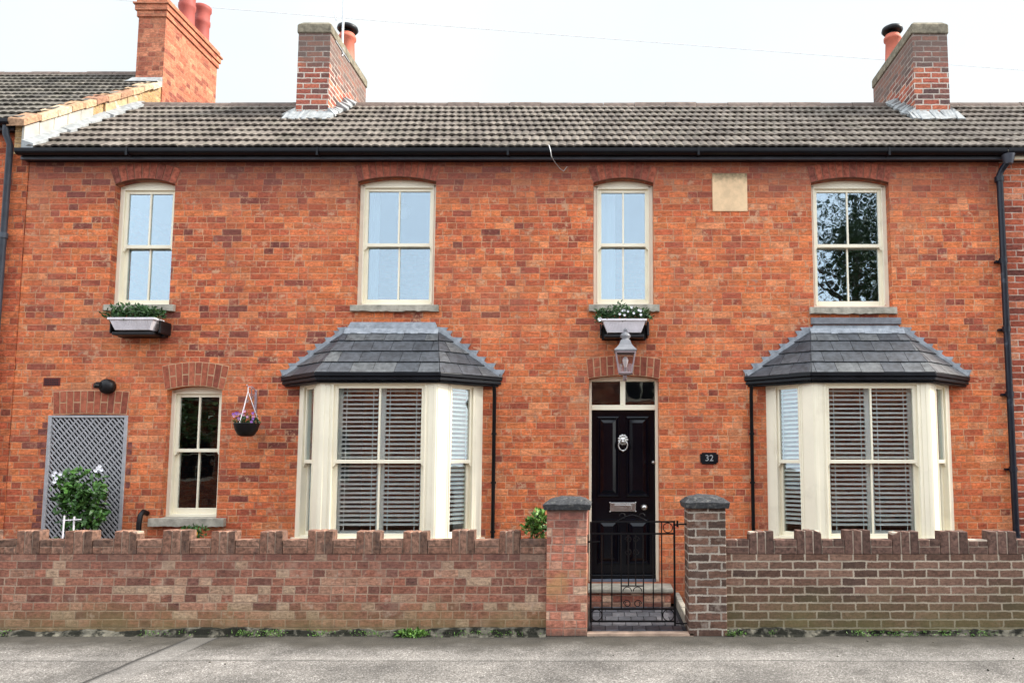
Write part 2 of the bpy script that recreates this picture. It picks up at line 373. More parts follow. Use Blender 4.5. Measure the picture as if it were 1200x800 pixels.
M['copestone'] = plain('coping brick', (.40, .28, .16), .9, .3, 10, .8, .2, dirt=((.62, .6, .55), .5, .6, .7))
M['whitewash'] = plain('whitewashed gable', (.36, .34, .30), .9, .2, 6, .5, .2, dirt=((.4, .34, .26), .55, .7, .5))
M['door'] = plain('black gloss door', (.0012, .0016, .004), .15, .2, 6, .03, .3)
M['chrome'] = plain('brushed chrome', (.55, .54, .52), .3, .1, 20, .1, .5, metal=1.)
M['dark_plastic'] = plain('dark plastic', (.006, .005, .006), .45, .2, 20, .1, .3)
M['white_plastic'] = plain('white plastic', (.72, .68, .70), .5, .08, 10, .1, .4)
M['pinkgrey'] = plain('painted steel', (.32, .25, .26), .5, .2, 14, .2, .5)
M['trellis'] = plain('grey trellis paint', (.34, .335, .345), .75, .15, 16, .3, .3)
M['recess'] = plain('slate grey board', (.02, .021, .025), .8, .3, 4, .3, .3)
M['earth'] = plain('garden soil', (.10, .08, .06), .95, .3, 7, .8, .1)
M['plaster'] = plain('room plaster', (.30, .28, .26), .9, .05)
M['blind'] = plain('white blind', (.84, .87, .87), .5, .04, 6, 0, .4)
M['curtain'] = plain('pale curtain', (.72, .74, .76), .9, .06, 5, .2, .2)
M['gas'] = plain('galvanised', (.42, .42, .42), .45, .2, 20, .1, .5, metal=.8)
M['aircol'] = plain('red air brick', (.13, .03, .025), .9, .2, 20, .5, .2)
def leaf_mat(name, a, b):
    k = N(name); isl = k.island(); p = k.pos()
    col = k.mix(isl, a, b); col = k.mix(1., col, k.mr(k.noise(p, 7, 2), .3, .7, .7, 1.3), 'MULTIPLY')
    return k.surf(col, .45, spec=.4)
M['leaf'] = leaf_mat('leaf', (.02, .06, .012), (.07, .17, .035))
M['leaf_deep'] = leaf_mat('deep leaf', (.016, .05, .012), (.05, .12, .035))
M['leaf_light'] = leaf_mat('light leaf', (.05, .12, .02), (.14, .26, .05))
M['leaf_tree'] = leaf_mat('tree leaf', (.02, .045, .012), (.05, .09, .025))
M['bark'] = plain('bark', (.08, .06, .045), .95, .3, 9, .8, .2)
M['petal'] = plain('white petal', (.82, .82, .86), .6, .05)
M['petal_p'] = plain('purple petal', (.3, .12, .42), .6, .2)
M['petal_pk'] = plain('pink petal', (.6, .3, .45), .6, .2)
M['petal_y'] = plain('orange petal', (.8, .42, .03), .6, .1)
def glass_mat(name, refl, tint=(.80, .86, .86)):
    k = N(name); p = k.pos()
    nb = k.bump(k.noise(p, 3.5, 2), .25, .004)
    g = k.n('ShaderNodeBsdfGlossy', 0, Color=(.80, .91, 1), Roughness=.012, Normal=nb)
    t = k.n('ShaderNodeBsdfTransparent', 0, Color=tint)
    lw = k.n('ShaderNodeLayerWeight', 'Fresnel', Blend=.35)
    fac = k.m('ADD', refl, k.m('MULTIPLY', lw, .6), clamp=True)
    mxs = k.t.nodes.new('ShaderNodeMixShader'); k.put(mxs.inputs[0], fac); k.t.links.new(t, mxs.inputs[1]); k.t.links.new(g, mxs.inputs[2])
    k.t.links.new(mxs.outputs[0], k.out.inputs['Surface']); return k.mat
M['glass'] = glass_mat('window glass', .20)
M['glass_bay'] = glass_mat('bay glass', .06, (.97, .97, .95))
M['glass_clear'] = glass_mat('lantern glass', .06, (.95, .93, .93))

# ------------------------------------------------------------------ ground
def pave_mat():
    k = N('chipped tarmac'); p = k.pos()
    sp = k.n('ShaderNodeSeparateXYZ', 'X', Vector=p).node; X, Y, Z = sp.outputs
    chips = k.n('ShaderNodeTexVoronoi', 'Color', Vector=p, Scale=125.)
    cv = k.n('ShaderNodeSeparateColor', 0, Color=chips)
    cd = k.n('ShaderNodeTexVoronoi', 'Distance', Vector=p, Scale=125.)
    col = k.ramp(cv, [(0, (.075, .068, .06)), (.3, (.12, .11, .098)), (.75, (.19, .175, .158)), (.94, (.28, .26, .24)), (1, (.40, .38, .35))])
    big = k.noise(p, 1.4, 5, .6); mid = k.noise(p, 6, 4, .6)
    col = k.mix(1., col, k.mr(big, .34, .66, .66, 1.3), 'MULTIPLY'); col = k.mix(1., col, k.mr(mid, .3, .7, .86, 1.14), 'MULTIPLY')
    # darker silt against the wall, with a ragged edge
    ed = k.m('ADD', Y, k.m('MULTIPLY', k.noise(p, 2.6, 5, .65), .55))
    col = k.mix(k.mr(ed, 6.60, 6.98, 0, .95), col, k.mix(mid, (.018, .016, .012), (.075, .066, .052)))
    crk = k.n('ShaderNodeTexVoronoi', 'Distance', {'feature': 'DISTANCE_TO_EDGE'}, Vector=k.n('ShaderNodeVectorMath', 0, {'operation': 'ADD'}, Vector=p) if False else k.noise(p, 1.1, 4, .6, out='Color', dist=.6), Scale=9.)
    col = k.mix(k.m('MULTIPLY', k.mr(crk, .006, .02, .6, 0), k.mr(k.noise(p, 1.7, 2), .48, .56, 0, 1)), col, (.045, .04, .036))
    # worn seam along the pavement and the filled trench across it
    wob = k.m('MULTIPLY', k.m('SUBTRACT', k.noise(p, 3, 3), .5), .05)
    yy = k.m('ADD', Y, wob)
    seam = k.mr(k.m('ABSOLUTE', k.m('SUBTRACT', yy, 6.12)), .006, .016, .85, 0)
    col = k.mix(seam, col, (.06, .055, .05))
    pale = k.mr(k.m('ABSOLUTE', k.m('SUBTRACT', yy, 6.20)), .02, .09, .16, 0)
    col = k.mix(pale, col, (.36, .34, .31))
    t = k.m('ADD', X, k.m('MULTIPLY', wob, 1.4))     # lines running out from the wall
    for c0, wd in ((-3.79, .024), (-3.54, .018)):
        f = k.mr(k.m('ABSOLUTE', k.m('SUBTRACT', t, c0)), wd * .5, wd * 1.6, .95, 0)
        f = k.m('MULTIPLY', f, k.mr(Y, 6.9, 6.2, 1., 1. if c0 < -3.6 else .1))
        col = k.mix(f, col, (.022, .02, .018))
    ins = k.m('MULTIPLY', k.m('GREATER_THAN', t, -3.79), k.m('LESS_THAN', t, -3.54))
    col = k.mix(k.m('MULTIPLY', ins, .22), col, (.27, .255, .235))
    h = k.m('SUBTRACT', 1., cd)
    return k.surf(col, .9, k.bump(h, .8, .006), spec=.3)
M['pave'] = pave_mat()
M['road'] = plain('road asphalt', (.055, .055, .057), .9, .25, 30, .9, .3)
M['kerb'] = plain('kerb stone', (.33, .31, .29), .9, .2, 10, .6, .2)
def sheet(name, x0, x1, y0, y1, z, m, nx=1, ny=1, disp=None):
    b = MB(); vs = []
    for j in range(ny + 1):
        for i in range(nx + 1):
            x = x0 + (x1 - x0) * i / nx; y = y0 + (y1 - y0) * j / ny; vs.append((x, y, z + (disp(x, y) if disp else 0)))
    b.add(vs, [(j * (nx + 1) + i, j * (nx + 1) + i + 1, (j + 1) * (nx + 1) + i + 1, (j + 1) * (nx + 1) + i) for j in range(ny) for i in range(nx)])
    o = b.build(name, m); tag(o, kind='structure'); return o
sheet('ground', -150, 150, -150, 150, -.16, M['earth'])
sheet('road', -80, 80, -.6, 4.9, -.12, M['road'])
kb = MB()
for i in range(-14, 14): kb.box(i * .915, i * .915 + .905, 4.78, 4.905, -.2, .002)
tag(kb.build('kerb', M['kerb'], bevel=.012), kind='structure')
sheet('pavement', -40, 40, 4.9, 7.12, 0, M['pave'], 60, 6, lambda x, y: .006 * math.sin(x * 2.1 + y) if 5 < y < 7 else 0)
sheet('pavement', -40, 40, -3.2, -.6, 0, M['pave'])
sheet('garden_soil', -12, 12, 7.15, 8.6, .0, M['earth'], 80, 6, lambda x, y: random.uniform(-.004, .012) - (.05 if -.25 < x < .9 else 0))
sheet('garden_soil', -40, 40, -5.2, -3.2, .0, M['earth'])

# ------------------------------------------------------------------ main house
YF = 8.5                    # front face of the house
XL, XR = -6.83, 4.62
EAVE_Y, RIDGE_Y = 8.36, 10.4
EAVE_Z, RIDGE_Z = zat(174.5, EAVE_Y), zat(125.5, RIDGE_Y)
SLOPE = (RIDGE_Z - EAVE_Z) / (RIDGE_Y - EAVE_Y)
BACK_Y = 2 * RIDGE_Y - YF
house = empty('brick_house', ((XL + XR) / 2, YF, 0), 'wide orange brick terraced house with two cream bay windows and a black front door', 'house')
def seg_arch(x0, x1, zs, rise, n=12):
    """points of a segmental arch from left spring to right spring"""
    w2 = (x1 - x0) / 2; r = (w2 * w2 + rise * rise) / (2 * rise); cz = zs + rise - r; xm = (x0 + x1) / 2; a0 = math.asin(w2 / r)
    return [(xm + r * math.sin(-a0 + 2 * a0 * i / n), cz + r * math.cos(-a0 + 2 * a0 * i / n)) for i in range(n + 1)], (xm, cz, r, a0)
def opening(x0, x1, z0, zs, rise):
    arc, info = seg_arch(x0, x1, zs, rise)
    return [(x0, z0), (x1, z0)] + arc[::-1], info
UP = []   # upper windows: px left, px right at the head, spring py, crown py, bottom py, meeting rail py
for pxl, pxr, ps, pc, pb, pm in ((135.2, 205.5, 216, 209.5, 358, 288.5), (419.3, 511.2, 213, 207, 357.5, 286.5), (695.4, 765.4, 214.5, 208.5, 357, 286.5), (950.3, 1041.4, 214, 208, 359.5, 287.5)):
    x0, x1 = xat(pxl, ps, YF), xat(pxr, ps, YF)
    UP.append((x0, x1, zat(pb, YF), zat(ps, YF), zat(pc, YF) - zat(ps, YF), zat(pm, YF + .1)))
LW = (xat(195.5, 458, YF), xat(260.3, 458, YF), zat(607, YF), zat(457, YF), zat(452, YF) - zat(457, YF), zat(527.5, YF + .1))
DR = (xat(690, 460, YF), xat(771.8, 460, YF), zat(683, YF), zat(443.5, YF), zat(439.5, YF) - zat(443.5, YF))
TR = (xat(57.5, 486, YF), xat(150.5, 486, YF), 0.15, zat(486.5, YF), .012)
BAYC = (-2.485, 2.872); BAY_HW, BAY_HF, BAY_YF = 1.055, .64, 8.05
holes = []; infos = []
for q in UP + [LW + (), DR, TR]:
    pl, info = opening(q[0], q[1], q[2], q[3], q[4]); holes.append(pl); infos.append(info)
BZ0, BZ1 = .55, 2.28
for c in BAYC: holes.append([(c - .93, BZ0), (c + .93, BZ0), (c + .93, BZ1), (c - .93, BZ1)])
WALL_TOP = EAVE_Z - .02
def facade(mb, outer, holes, y, depth, m=0):
    polys = [[Vector((x, z, 0)) for x, z in outer]] + [[Vector((x, z, 0)) for x, z in h] for h in holes]
    tris = tessellate_polygon(polys); flat = [v for p in polys for v in p]
    mb.add([(v.x, y, v.y) for v in flat], [tuple(t) for t in tris], m)
    for h in holes:
        n = len(h); mb.add([(x, y, z) for x, z in h] + [(x, y + depth, z) for x, z in h], [(i, (i + 1) % n, (i + 1) % n + n, i + n) for i in range(n)], m)
wb = MB()
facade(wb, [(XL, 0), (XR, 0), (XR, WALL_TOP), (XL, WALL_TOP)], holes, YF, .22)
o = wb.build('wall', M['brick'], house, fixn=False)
bm = bmesh.new(); bm.from_mesh(o.data); bmesh.ops.remove_doubles(bm, verts=bm.verts, dist=1e-5)
for f in bm.faces:
    if abs(f.normal.y) > .9 and f.normal.y > 0: f.normal_flip()
bm.to_mesh(o.data); bm.free()
# rest of the shell: inner leaf, ends, back, floors
ib = MB()
facade(ib, [(XL + .01, 0.01), (XR - .01, .01), (XR - .01, WALL_TOP - .01), (XL + .01, WALL_TOP - .01)], holes, YF + .222, .02)
ib.build('inner_wall', M['plaster'], house, fixn=False)
sb = MB(); sb.box(XL, XL + .2, YF + .25, BACK_Y, 0, WALL_TOP); sb.box(XR - .2, XR, YF + .25, BACK_Y, 0, WALL_TOP)
sb.box(XL + .2, XR - .2, BACK_Y - .2, BACK_Y, 0, WALL_TOP)
sb.build('side_wall', M['brick_left'], house)
fl = MB(); fl.box(XL + .2, XR - .2, YF + .25, BACK_Y - .2, 2.55, 2.75); fl.box(XL + .2, XR - .2, YF + .25, BACK_Y - .2, .1, .2)
fl.box(XL + .2, XR - .2, YF + .25, BACK_Y - .2, WALL_TOP - .08, WALL_TOP - .04)
for x in (-4.1, -1.0, 1.35): fl.box(x, x + .12, YF + .25, BACK_Y - .2, .2, WALL_TOP - .1)
fl.build('floor', M['plaster'], house)

# brick arches
def brick_arch(info, z_over, n, parent, y, two=True, mat='arch', name='brick_arch', proud=.003, flare=1.0, hh=.225):
    xm, cz, r, a0 = info; a1 = a0 * flare; mo = MB(); 
    def pt(a, rr): return (xm + rr * math.sin(a), cz + rr * math.cos(a))
    arc = [pt(-a1 + 2 * a1 * i / 12, r) for i in range(13)]; top = [pt(-a1 + 2 * a1 * i / 12, r + hh) for i in range(13)]
    mo.prism_xz(arc + top[::-1], y - proud, y + .05, 1)
    for i in range(n):
        b0 = -a1 + 2 * a1 * (i + .09) / n; b1 = -a1 + 2 * a1 * (i + .91) / n
        cuts = [(.004, hh - .004)] if not two else ([(.004, hh * .47), (hh * .53, hh - .004)] if i % 2 else [(.004, hh * .3), (hh * .35, hh - .004)])
        for c0, c1 in cuts:
            mo.prism_xz([pt(b0, r + c0), pt(b1, r + c0), pt(b1, r + c1), pt(b0, r + c1)], y - proud - .004 - random.random() * .002, y + .04, 0)
    return mo.build(name, [M[mat], M['arch_mortar_dim']], parent)
M['arch_mortar_dim'] = plain('eave shaded arch mortar', (.27, .12, .08), .95, .2, 20, .5, .2); M['arch_dim'] = island_mat('eave shaded arch brick', [(0, (.19, .058, .042)), (.5, (.28, .078, .05)), (1, (.36, .10, .058))], inner=.35)  # upper arches: darker copies, with the eave shadow put into the colour
for i in range(4): brick_arch(infos[i], 0, 12 if i % 2 else 9, house, YF, hh=.195, two=False, mat='arch_dim')
# flat fan arches over the lower window, the door and the trellis recess: larger angles
def fan(x0, x1, zs, hh, n, spread, rise):
    w2 = (x1 - x0) / 2; xm = (x0 + x1) / 2; mo = MB()
    def P(t, k):   # t 0..1 along, k 0..1 up
        s = t * 2 - 1; x = xm + s * (w2 + spread * k); z = zs + rise * (1 - s * s) + hh * k + .0 * s; return (x, z)
    N_ = 16
    mo.prism_xz([P(i / N_, 0) for i in range(N_ + 1)] + [P(i / N_, 1) for i in range(N_, -1, -1)], YF - .003, YF + .05, 1)
    for i in range(n):
        t0, t1 = (i + .09) / n, (i + .91) / n
        for k0, k1 in ([(.03, .46), (.52, .97)] if i % 2 else [(.03, .97)]) if True else []:
            mo.prism_xz([P(t0, k0), P(t1, k0), P(t1, k1), P(t0, k1)], YF - .007 - random.random() * .002, YF + .04, 0)
    return mo.build('brick_arch', [M['arch'], M['arch_mortar']], house)
fan(LW[0] - .02, LW[1] + .02, LW[3], zat(424, YF) - zat(452, YF), 10, .05, LW[4])
fan(DR[0] - .01, DR[1] + .01, DR[3], zat(416.5, YF) - zat(439.5, YF), 11, .02, DR[4])
fan(TR[0] + .05, TR[1] - .02, TR[3] + .01, zat(458, YF) - zat(485, YF), 11, .02, .012)

# ------------------------------------------------------------------ windows
def glazing(parent, x0, x1, z0, z1, y, m, name='pane'):
    return MB().box(x0, x1, y - .002, y + .002, z0, z1).build(name, M[m], parent, loc=(0, 0, 0))
def sash_window(parent, loc, rot, w, h, zm, fw=.05, head=.05, sill=.04, arch=0, bar=True, glass='glass', st_=.045, fd=.10, bottom=.07):
    """box sash window; local x along the wall, y into the house, z up from the cill"""
    mb = MB()
    mb.box(0, fw, 0, fd, 0, h); mb.box(w - fw, w, 0, fd, 0, h); mb.box(fw, w - fw, 0.001, fd, 0, sill)
    if arch > 0:
        pts, _ = seg_arch(0.0, w, h, arch, 12)
        pts = [(x, z - .002) for x, z in pts]
        mb.prism_xz([(0.0, h + .0005), (fw, h - head), (w - fw, h - head), (w, h + .0005)] + pts[::-1][1:-1], 0, fd)
    else: mb.box(fw, w - fw, 0.001, fd, h - head, h)
    win = mb.build('window', M['cream'], parent, loc=loc, rot=rot, bevel=.004)
    a0, a1 = fw - .004, w - fw + .004; ztop = h - head + .004
    # staff bead round the box
    bd = MB(); e = .014
    bd.box(fw - e, fw + .004, -.008, .01, sill, h - head); bd.box(w - fw - .004, w - fw + e, -.008, .01, sill, h - head); bd.box(fw - e, w - fw + e, -.008, .01, h - head - .004, h - head + e)
    bd.build('bead', M['cream'], win, loc=(0, 0, 0), bevel=.003)
    def sash(z0, z1, y, hb, ht, horn):
        s = MB(); s.box(a0, a0 + st_, y, y + .04, z0, z1); s.box(a1 - st_, a1, y, y + .04, z0, z1)
        s.box(a0 + st_, a1 - st_, y + .001, y + .039, z0, z0 + hb); s.box(a0 + st_, a1 - st_, y + .001, y + .039, z1 - ht, z1)
        if bar: s.box(w / 2 - .010, w / 2 + .010, y + .003, y + .034, z0 + hb, z1 - ht)
        if horn:
            for x, sg in ((a0, 1), (a1, -1)):
                s.prism_xz([(x, z0 + .002), (x + sg * st_, z0 + .002), (x + sg * st_ * .55, z0 - .03), (x, z0 - .05)], y + .002, y + .036)
        so = s.build('sash', M['cream'], win, loc=(0, 0, 0), bevel=.003)
        g = MB(); g.box(a0 + st_ - .003, a1 - st_ + .003, y + .018, y + .021, z0 + hb - .003, z1 - ht + .003)
        go = g.build('pane', M[glass], win, loc=(0, 0, 0)); return so
    sash(zm - .02, ztop, .018, .04, st_, True)
    sash(sill - .004, zm + .018, .060, bottom, .035, False)
    return win
def sill_obj(parent, x0, x1, z0, z1, yf, rough=.006):
    """stone sill with a chipped lower edge"""
    n = 22; top = []; bot = []; vs = []; fs = []
    mb = MB()
    for i in range(n + 1):
        x = x0 + (x1 - x0) * i / n; d = random.uniform(-rough, rough * 1.6)
        vs += [(x, yf, z0 + d), (x, yf + .003 * random.random(), z1), (x, YF + .12, z1 + .012), (x, YF + .12, z0)]
    for i in range(n):
        for j in range(4): a, b = i * 4 + j, i * 4 + (j + 1) % 4; fs.append((a, b, b + 4, a + 4))
    fs += [(0, 1, 2, 3), (n * 4 + 3, n * 4 + 2, n * 4 + 1, n * 4)]
    mb.add(vs, fs); return mb.build('sill', M['stone'], parent, bevel=.003)
for i, (x0, x1, z0, zs, rise, zm) in enumerate(UP):
    wd = x1 - x0; win = sash_window(house, (x0 - house.location.x, .10, z0), None, wd, zs - z0, zm - z0, fw=.055 if i % 2 else .052, head=.035, arch=rise, bottom=.065)
for (p0, p1, q0, q1) in ((121, 203, 356.5, 364), (410, 513.5, 357, 364.5), (690, 773, 356.5, 365), (949.5, 1051.5, 359.5, 367.5)):
    sill_obj(house, xat(p0, q0, YF - .05), xat(p1, q0, YF - .05), zat(q1, YF - .05), zat(q0, YF - .05), YF - .05)
x0, x1, z0, zs, rise, zm = LW
sash_window(house, (x0 - house.location.x, .10, z0), None, x1 - x0, zs - z0, zm - z0, fw=.05, head=.03, arch=rise, glass='glass_bay')
sill_obj(house, xat(173, 607, YF - .06), xat(262, 607, YF - .06), zat(617, YF - .06), zat(607.5, YF - .06), YF - .06, .004)
# curtains and a lamp behind the upstairs glass
def curtain(x0, x1, z0, z1, y, name='curtain'):
    n = 40; vs = []
    for i in range(n + 1):
        x = x0 + (x1 - x0) * i / n; yy = y + .018 * math.sin(i * 1.35) + .008 * math.sin(i * .5)
        vs += [(x, yy, z0), (x, yy, z1)]
    return MB().add(vs, [(2 * i, 2 * i + 2, 2 * i + 3, 2 * i + 1) for i in range(n)], 0, True).build(name, M['curtain'], house, fixn=False)
curtain(UP[2][0] + .05, UP[2][0] + .26, UP[2][2], UP[2][3] - .02, YF + .33)
curtain(UP[1][0] - .05, UP[1][0] + .16, UP[1][2], UP[1][3], YF + .36)
curtain(UP[1][1] - .13, UP[1][1] + .1, UP[1][2], UP[1][3], YF + .36)
lx, lz = at(472, 248, YF + .6)
lm = empty('pendant_lamp', (lx, YF + .6, lz - .09), 'round white paper lamp hanging behind the upstairs window over the left bay', 'lamp')
MB().lathe([(.01, -.09), (.05, -.078), (.08, -.04), (.09, 0), (.08, .04), (.05, .078), (.01, .09)], (lx, YF + .6, lz)).build('shade', M['curtain'], lm)
MB().tube([(lx, YF + .6, lz + .09), (lx, YF + .6, WALL_TOP - .09)], .004, 6).build('cord', M['white_plastic'], lm)

# ------------------------------------------------------------------ door
dcx = (DR[0] + DR[1]) / 2; dz0 = zat(681, YF + .12)
fy = YF + .10
dd = MB(); x0, x1 = DR[0], DR[1]
ztr0, ztr1 = zat(480.3, fy), zat(474.3, fy); zhd = zat(446.5, fy)
dd.box(x0, x0 + .03, fy, fy + .1, dz0, DR[3]); dd.box(x1 - .035, x1, fy, fy + .1, dz0, DR[3])
dd.box(x0 + .03, x1 - .035, fy - .004, fy + .1, ztr0, ztr1)
pts, _ = seg_arch(x0, x1, DR[3], DR[4])
dd.prism_xz([(x0, DR[3]), (x0 + .03, zhd), (x1 - .03, zhd), (x1, DR[3])] + [(x, z - .002) for x, z in pts[::-1][1:-1]], fy, fy + .1)
mxx = (xat(726.8, 460, fy) + xat(732.8, 460, fy)) / 2
dd.box(mxx - .03, mxx + .03, fy + .002, fy + .09, ztr1, zhd)
dframe = dd.build('door_frame', M['cream'], house, bevel=.004)
for a_, b_ in ((x0 + .028, mxx - .028), (mxx + .028, x1 - .033)):
    MB().box(a_, b_, fy + .04, fy + .044, ztr1 - .002, zhd + .002).build('fanlight', M['glass_bay'], dframe)
# leaf with raised panels
L0, L1 = x0 + .033, x1 - .038; dy = fy + .045; ZB, ZT = zat(672, dy), ztr0 - .004
db = MB(); db.box(L0, L1, dy, dy + .045, ZB, ZT)
door = db.build('door', M['door'], house, bevel=.003)
def panel(xa, xb, za, zb, y):
    """bolection moulding round a raised field"""
    p = MB(); prof = [(0, 0), (.006, -.016), (.020, -.018), (.034, -.002), (.042, -.001), (.078, -.020)]
    rings = []
    for ins, off in prof: rings.append([(xa + ins, y + off, za + ins), (xb - ins, y + off, za + ins), (xb - ins, y + off, zb - ins), (xa + ins, y + off, zb - ins)])
    vs = [v for r_ in rings for v in r_]; fs = [(i * 4 + j, i * 4 + (j + 1) % 4, (i + 1) * 4 + (j + 1) % 4, (i + 1) * 4 + j) for i in range(len(prof) - 1) for j in range(4)]
    fs.append(tuple(len(prof) * 4 - 4 + j for j in range(4))); p.add(vs, fs); return p.build('panel', M['door'], door)
def X_(px, py=560): return xat(px, py, dy)
for a_, b_, t_, u_ in ((699.5, 726, 487.5, 582), (733.5, 761, 487.5, 582), (699.5, 726, 608, 661), (733.5, 761, 608, 661)):
    panel(X_(a_), X_(b_), zat(u_, dy), zat(t_, dy), dy)
MB().box(L0 + .002, L1 - .002, dy - .05, dy + .02, zat(677, dy), ZB - .002).build('weather_bar', M['door'], door, bevel=.006)
MB().box(x0 + .03, x1 - .035, fy - .02, fy + .1, dz0 + .001, zat(677, dy) - .002).build('threshold', plain('sky tinted threshold', (.12, .14, .18), .35, .2), dframe, bevel=.004)  # blue of the reflected sky is painted into the threshold colour
# letter plate
lx0, lx1, lz0, lz1 = X_(714.8), X_(744.8), zat(599, dy), zat(588.5, dy)
lp = MB(); lp.box(lx0, lx1, dy - .012, dy, lz0, lz1); lp.box(lx0 + .05, lx1 - .05, dy - .022, dy - .012, lz0 + .022, lz1 - .022)
for sx in (lx0, lx1):
    for sz in (lz0, lz1): lp.lathe([(.014, -.004), (.014, .004)], (0, 0, 0), 10) if False else lp.box(sx - .008, sx + .008, dy - .014, dy - .001, sz - .008, sz + .008)
lp.build('letter_plate', M['chrome'], door, bevel=.004)
def knob(px, py, r, name):
    x, z = at(px, py, dy); k = MB()
    prof = [(r * 1.15, 0), (r * 1.15, .006), (r * .4, .01), (r * .4, .03), (r * .9, .04), (r, .052), (r * .8, .066), (r * .2, .072)]
    n = 18; vs = []
    for rr, q in prof:
        for i in range(n): t = 2 * math.pi * i / n; vs.append((x + rr * math.cos(t), dy - q, z + rr * math.sin(t)))
    fs = [(i * n + j, i * n + (j + 1) % n, (i + 1) * n + (j + 1) % n, (i + 1) * n + j) for i in range(len(prof) - 1) for j in range(n)]
    fs.append(tuple((len(prof) - 1) * n + j for j in range(n)))
    k.add(vs, fs, 0, True); return k.build(name, M['chrome'], door)
knob(755, 594, .032, 'door_knob'); knob(765.3, 541.5, .018, 'lock')
# lion head knocker
kx, kz = at(730, 516, dy); kn = MB()
def blob(c, r, sy=.5, n=12):
    prof = [(math.sin(math.pi * i / 8) * r, -math.cos(math.pi * i / 8) * r) for i in range(9)]
    vs = [(c[0] + p_ * math.cos(2 * math.pi * j / n), c[1] + p_ * math.sin(2 * math.pi * j / n) * sy, c[2] + q) for p_, q in prof for j in range(n)]
    kn.add(vs, [(i * n + j, i * n + (j + 1) % n, (i + 1) * n + (j + 1) % n, (i + 1) * n + j) for i in range(8) for j in range(n)], 0, True)
blob((kx, dy - .01, kz), .045, .5)
for i in range(11):
    t = math.pi * 2 * i / 11; blob((kx + .046 * math.cos(t), dy - .008, kz + .008 + .05 * math.sin(t)), .018, .8, 8)
blob((kx, dy - .035, kz - .014), .02, .9); blob((kx - .02, dy - .03, kz + .014), .011, .8); blob((kx + .02, dy - .03, kz + .014), .011, .8)
ring = [(kx + .052 * math.cos(t), dy - .03, kz - .055 + .062 * math.sin(t)) for t in [R(-220 + i * 13) for i in range(21)]]
kn.tube([(ring[0][0], dy - .012, kz - .01)] + ring + [(ring[-1][0], dy - .012, kz - .01)], .008, 8)
blob((kx, dy - .03, kz - .12), .014, .8)
kn.build('knocker', M['chrome'], door)
# stone step
ST_Y = 8.2
sx0, sx1 = xat(678, 690, ST_Y), xat(789, 690, ST_Y)
MB().box(sx0, sx1, ST_Y - .03, YF + .1, dz0 - .055, dz0 - .001).build('doorstep', M['stone'], house, bevel=.015)
MB().box(sx0 + .03, sx1 - .03, ST_Y, YF, -.04, dz0 - .056).build('step_riser', M['pillar_left'], house)

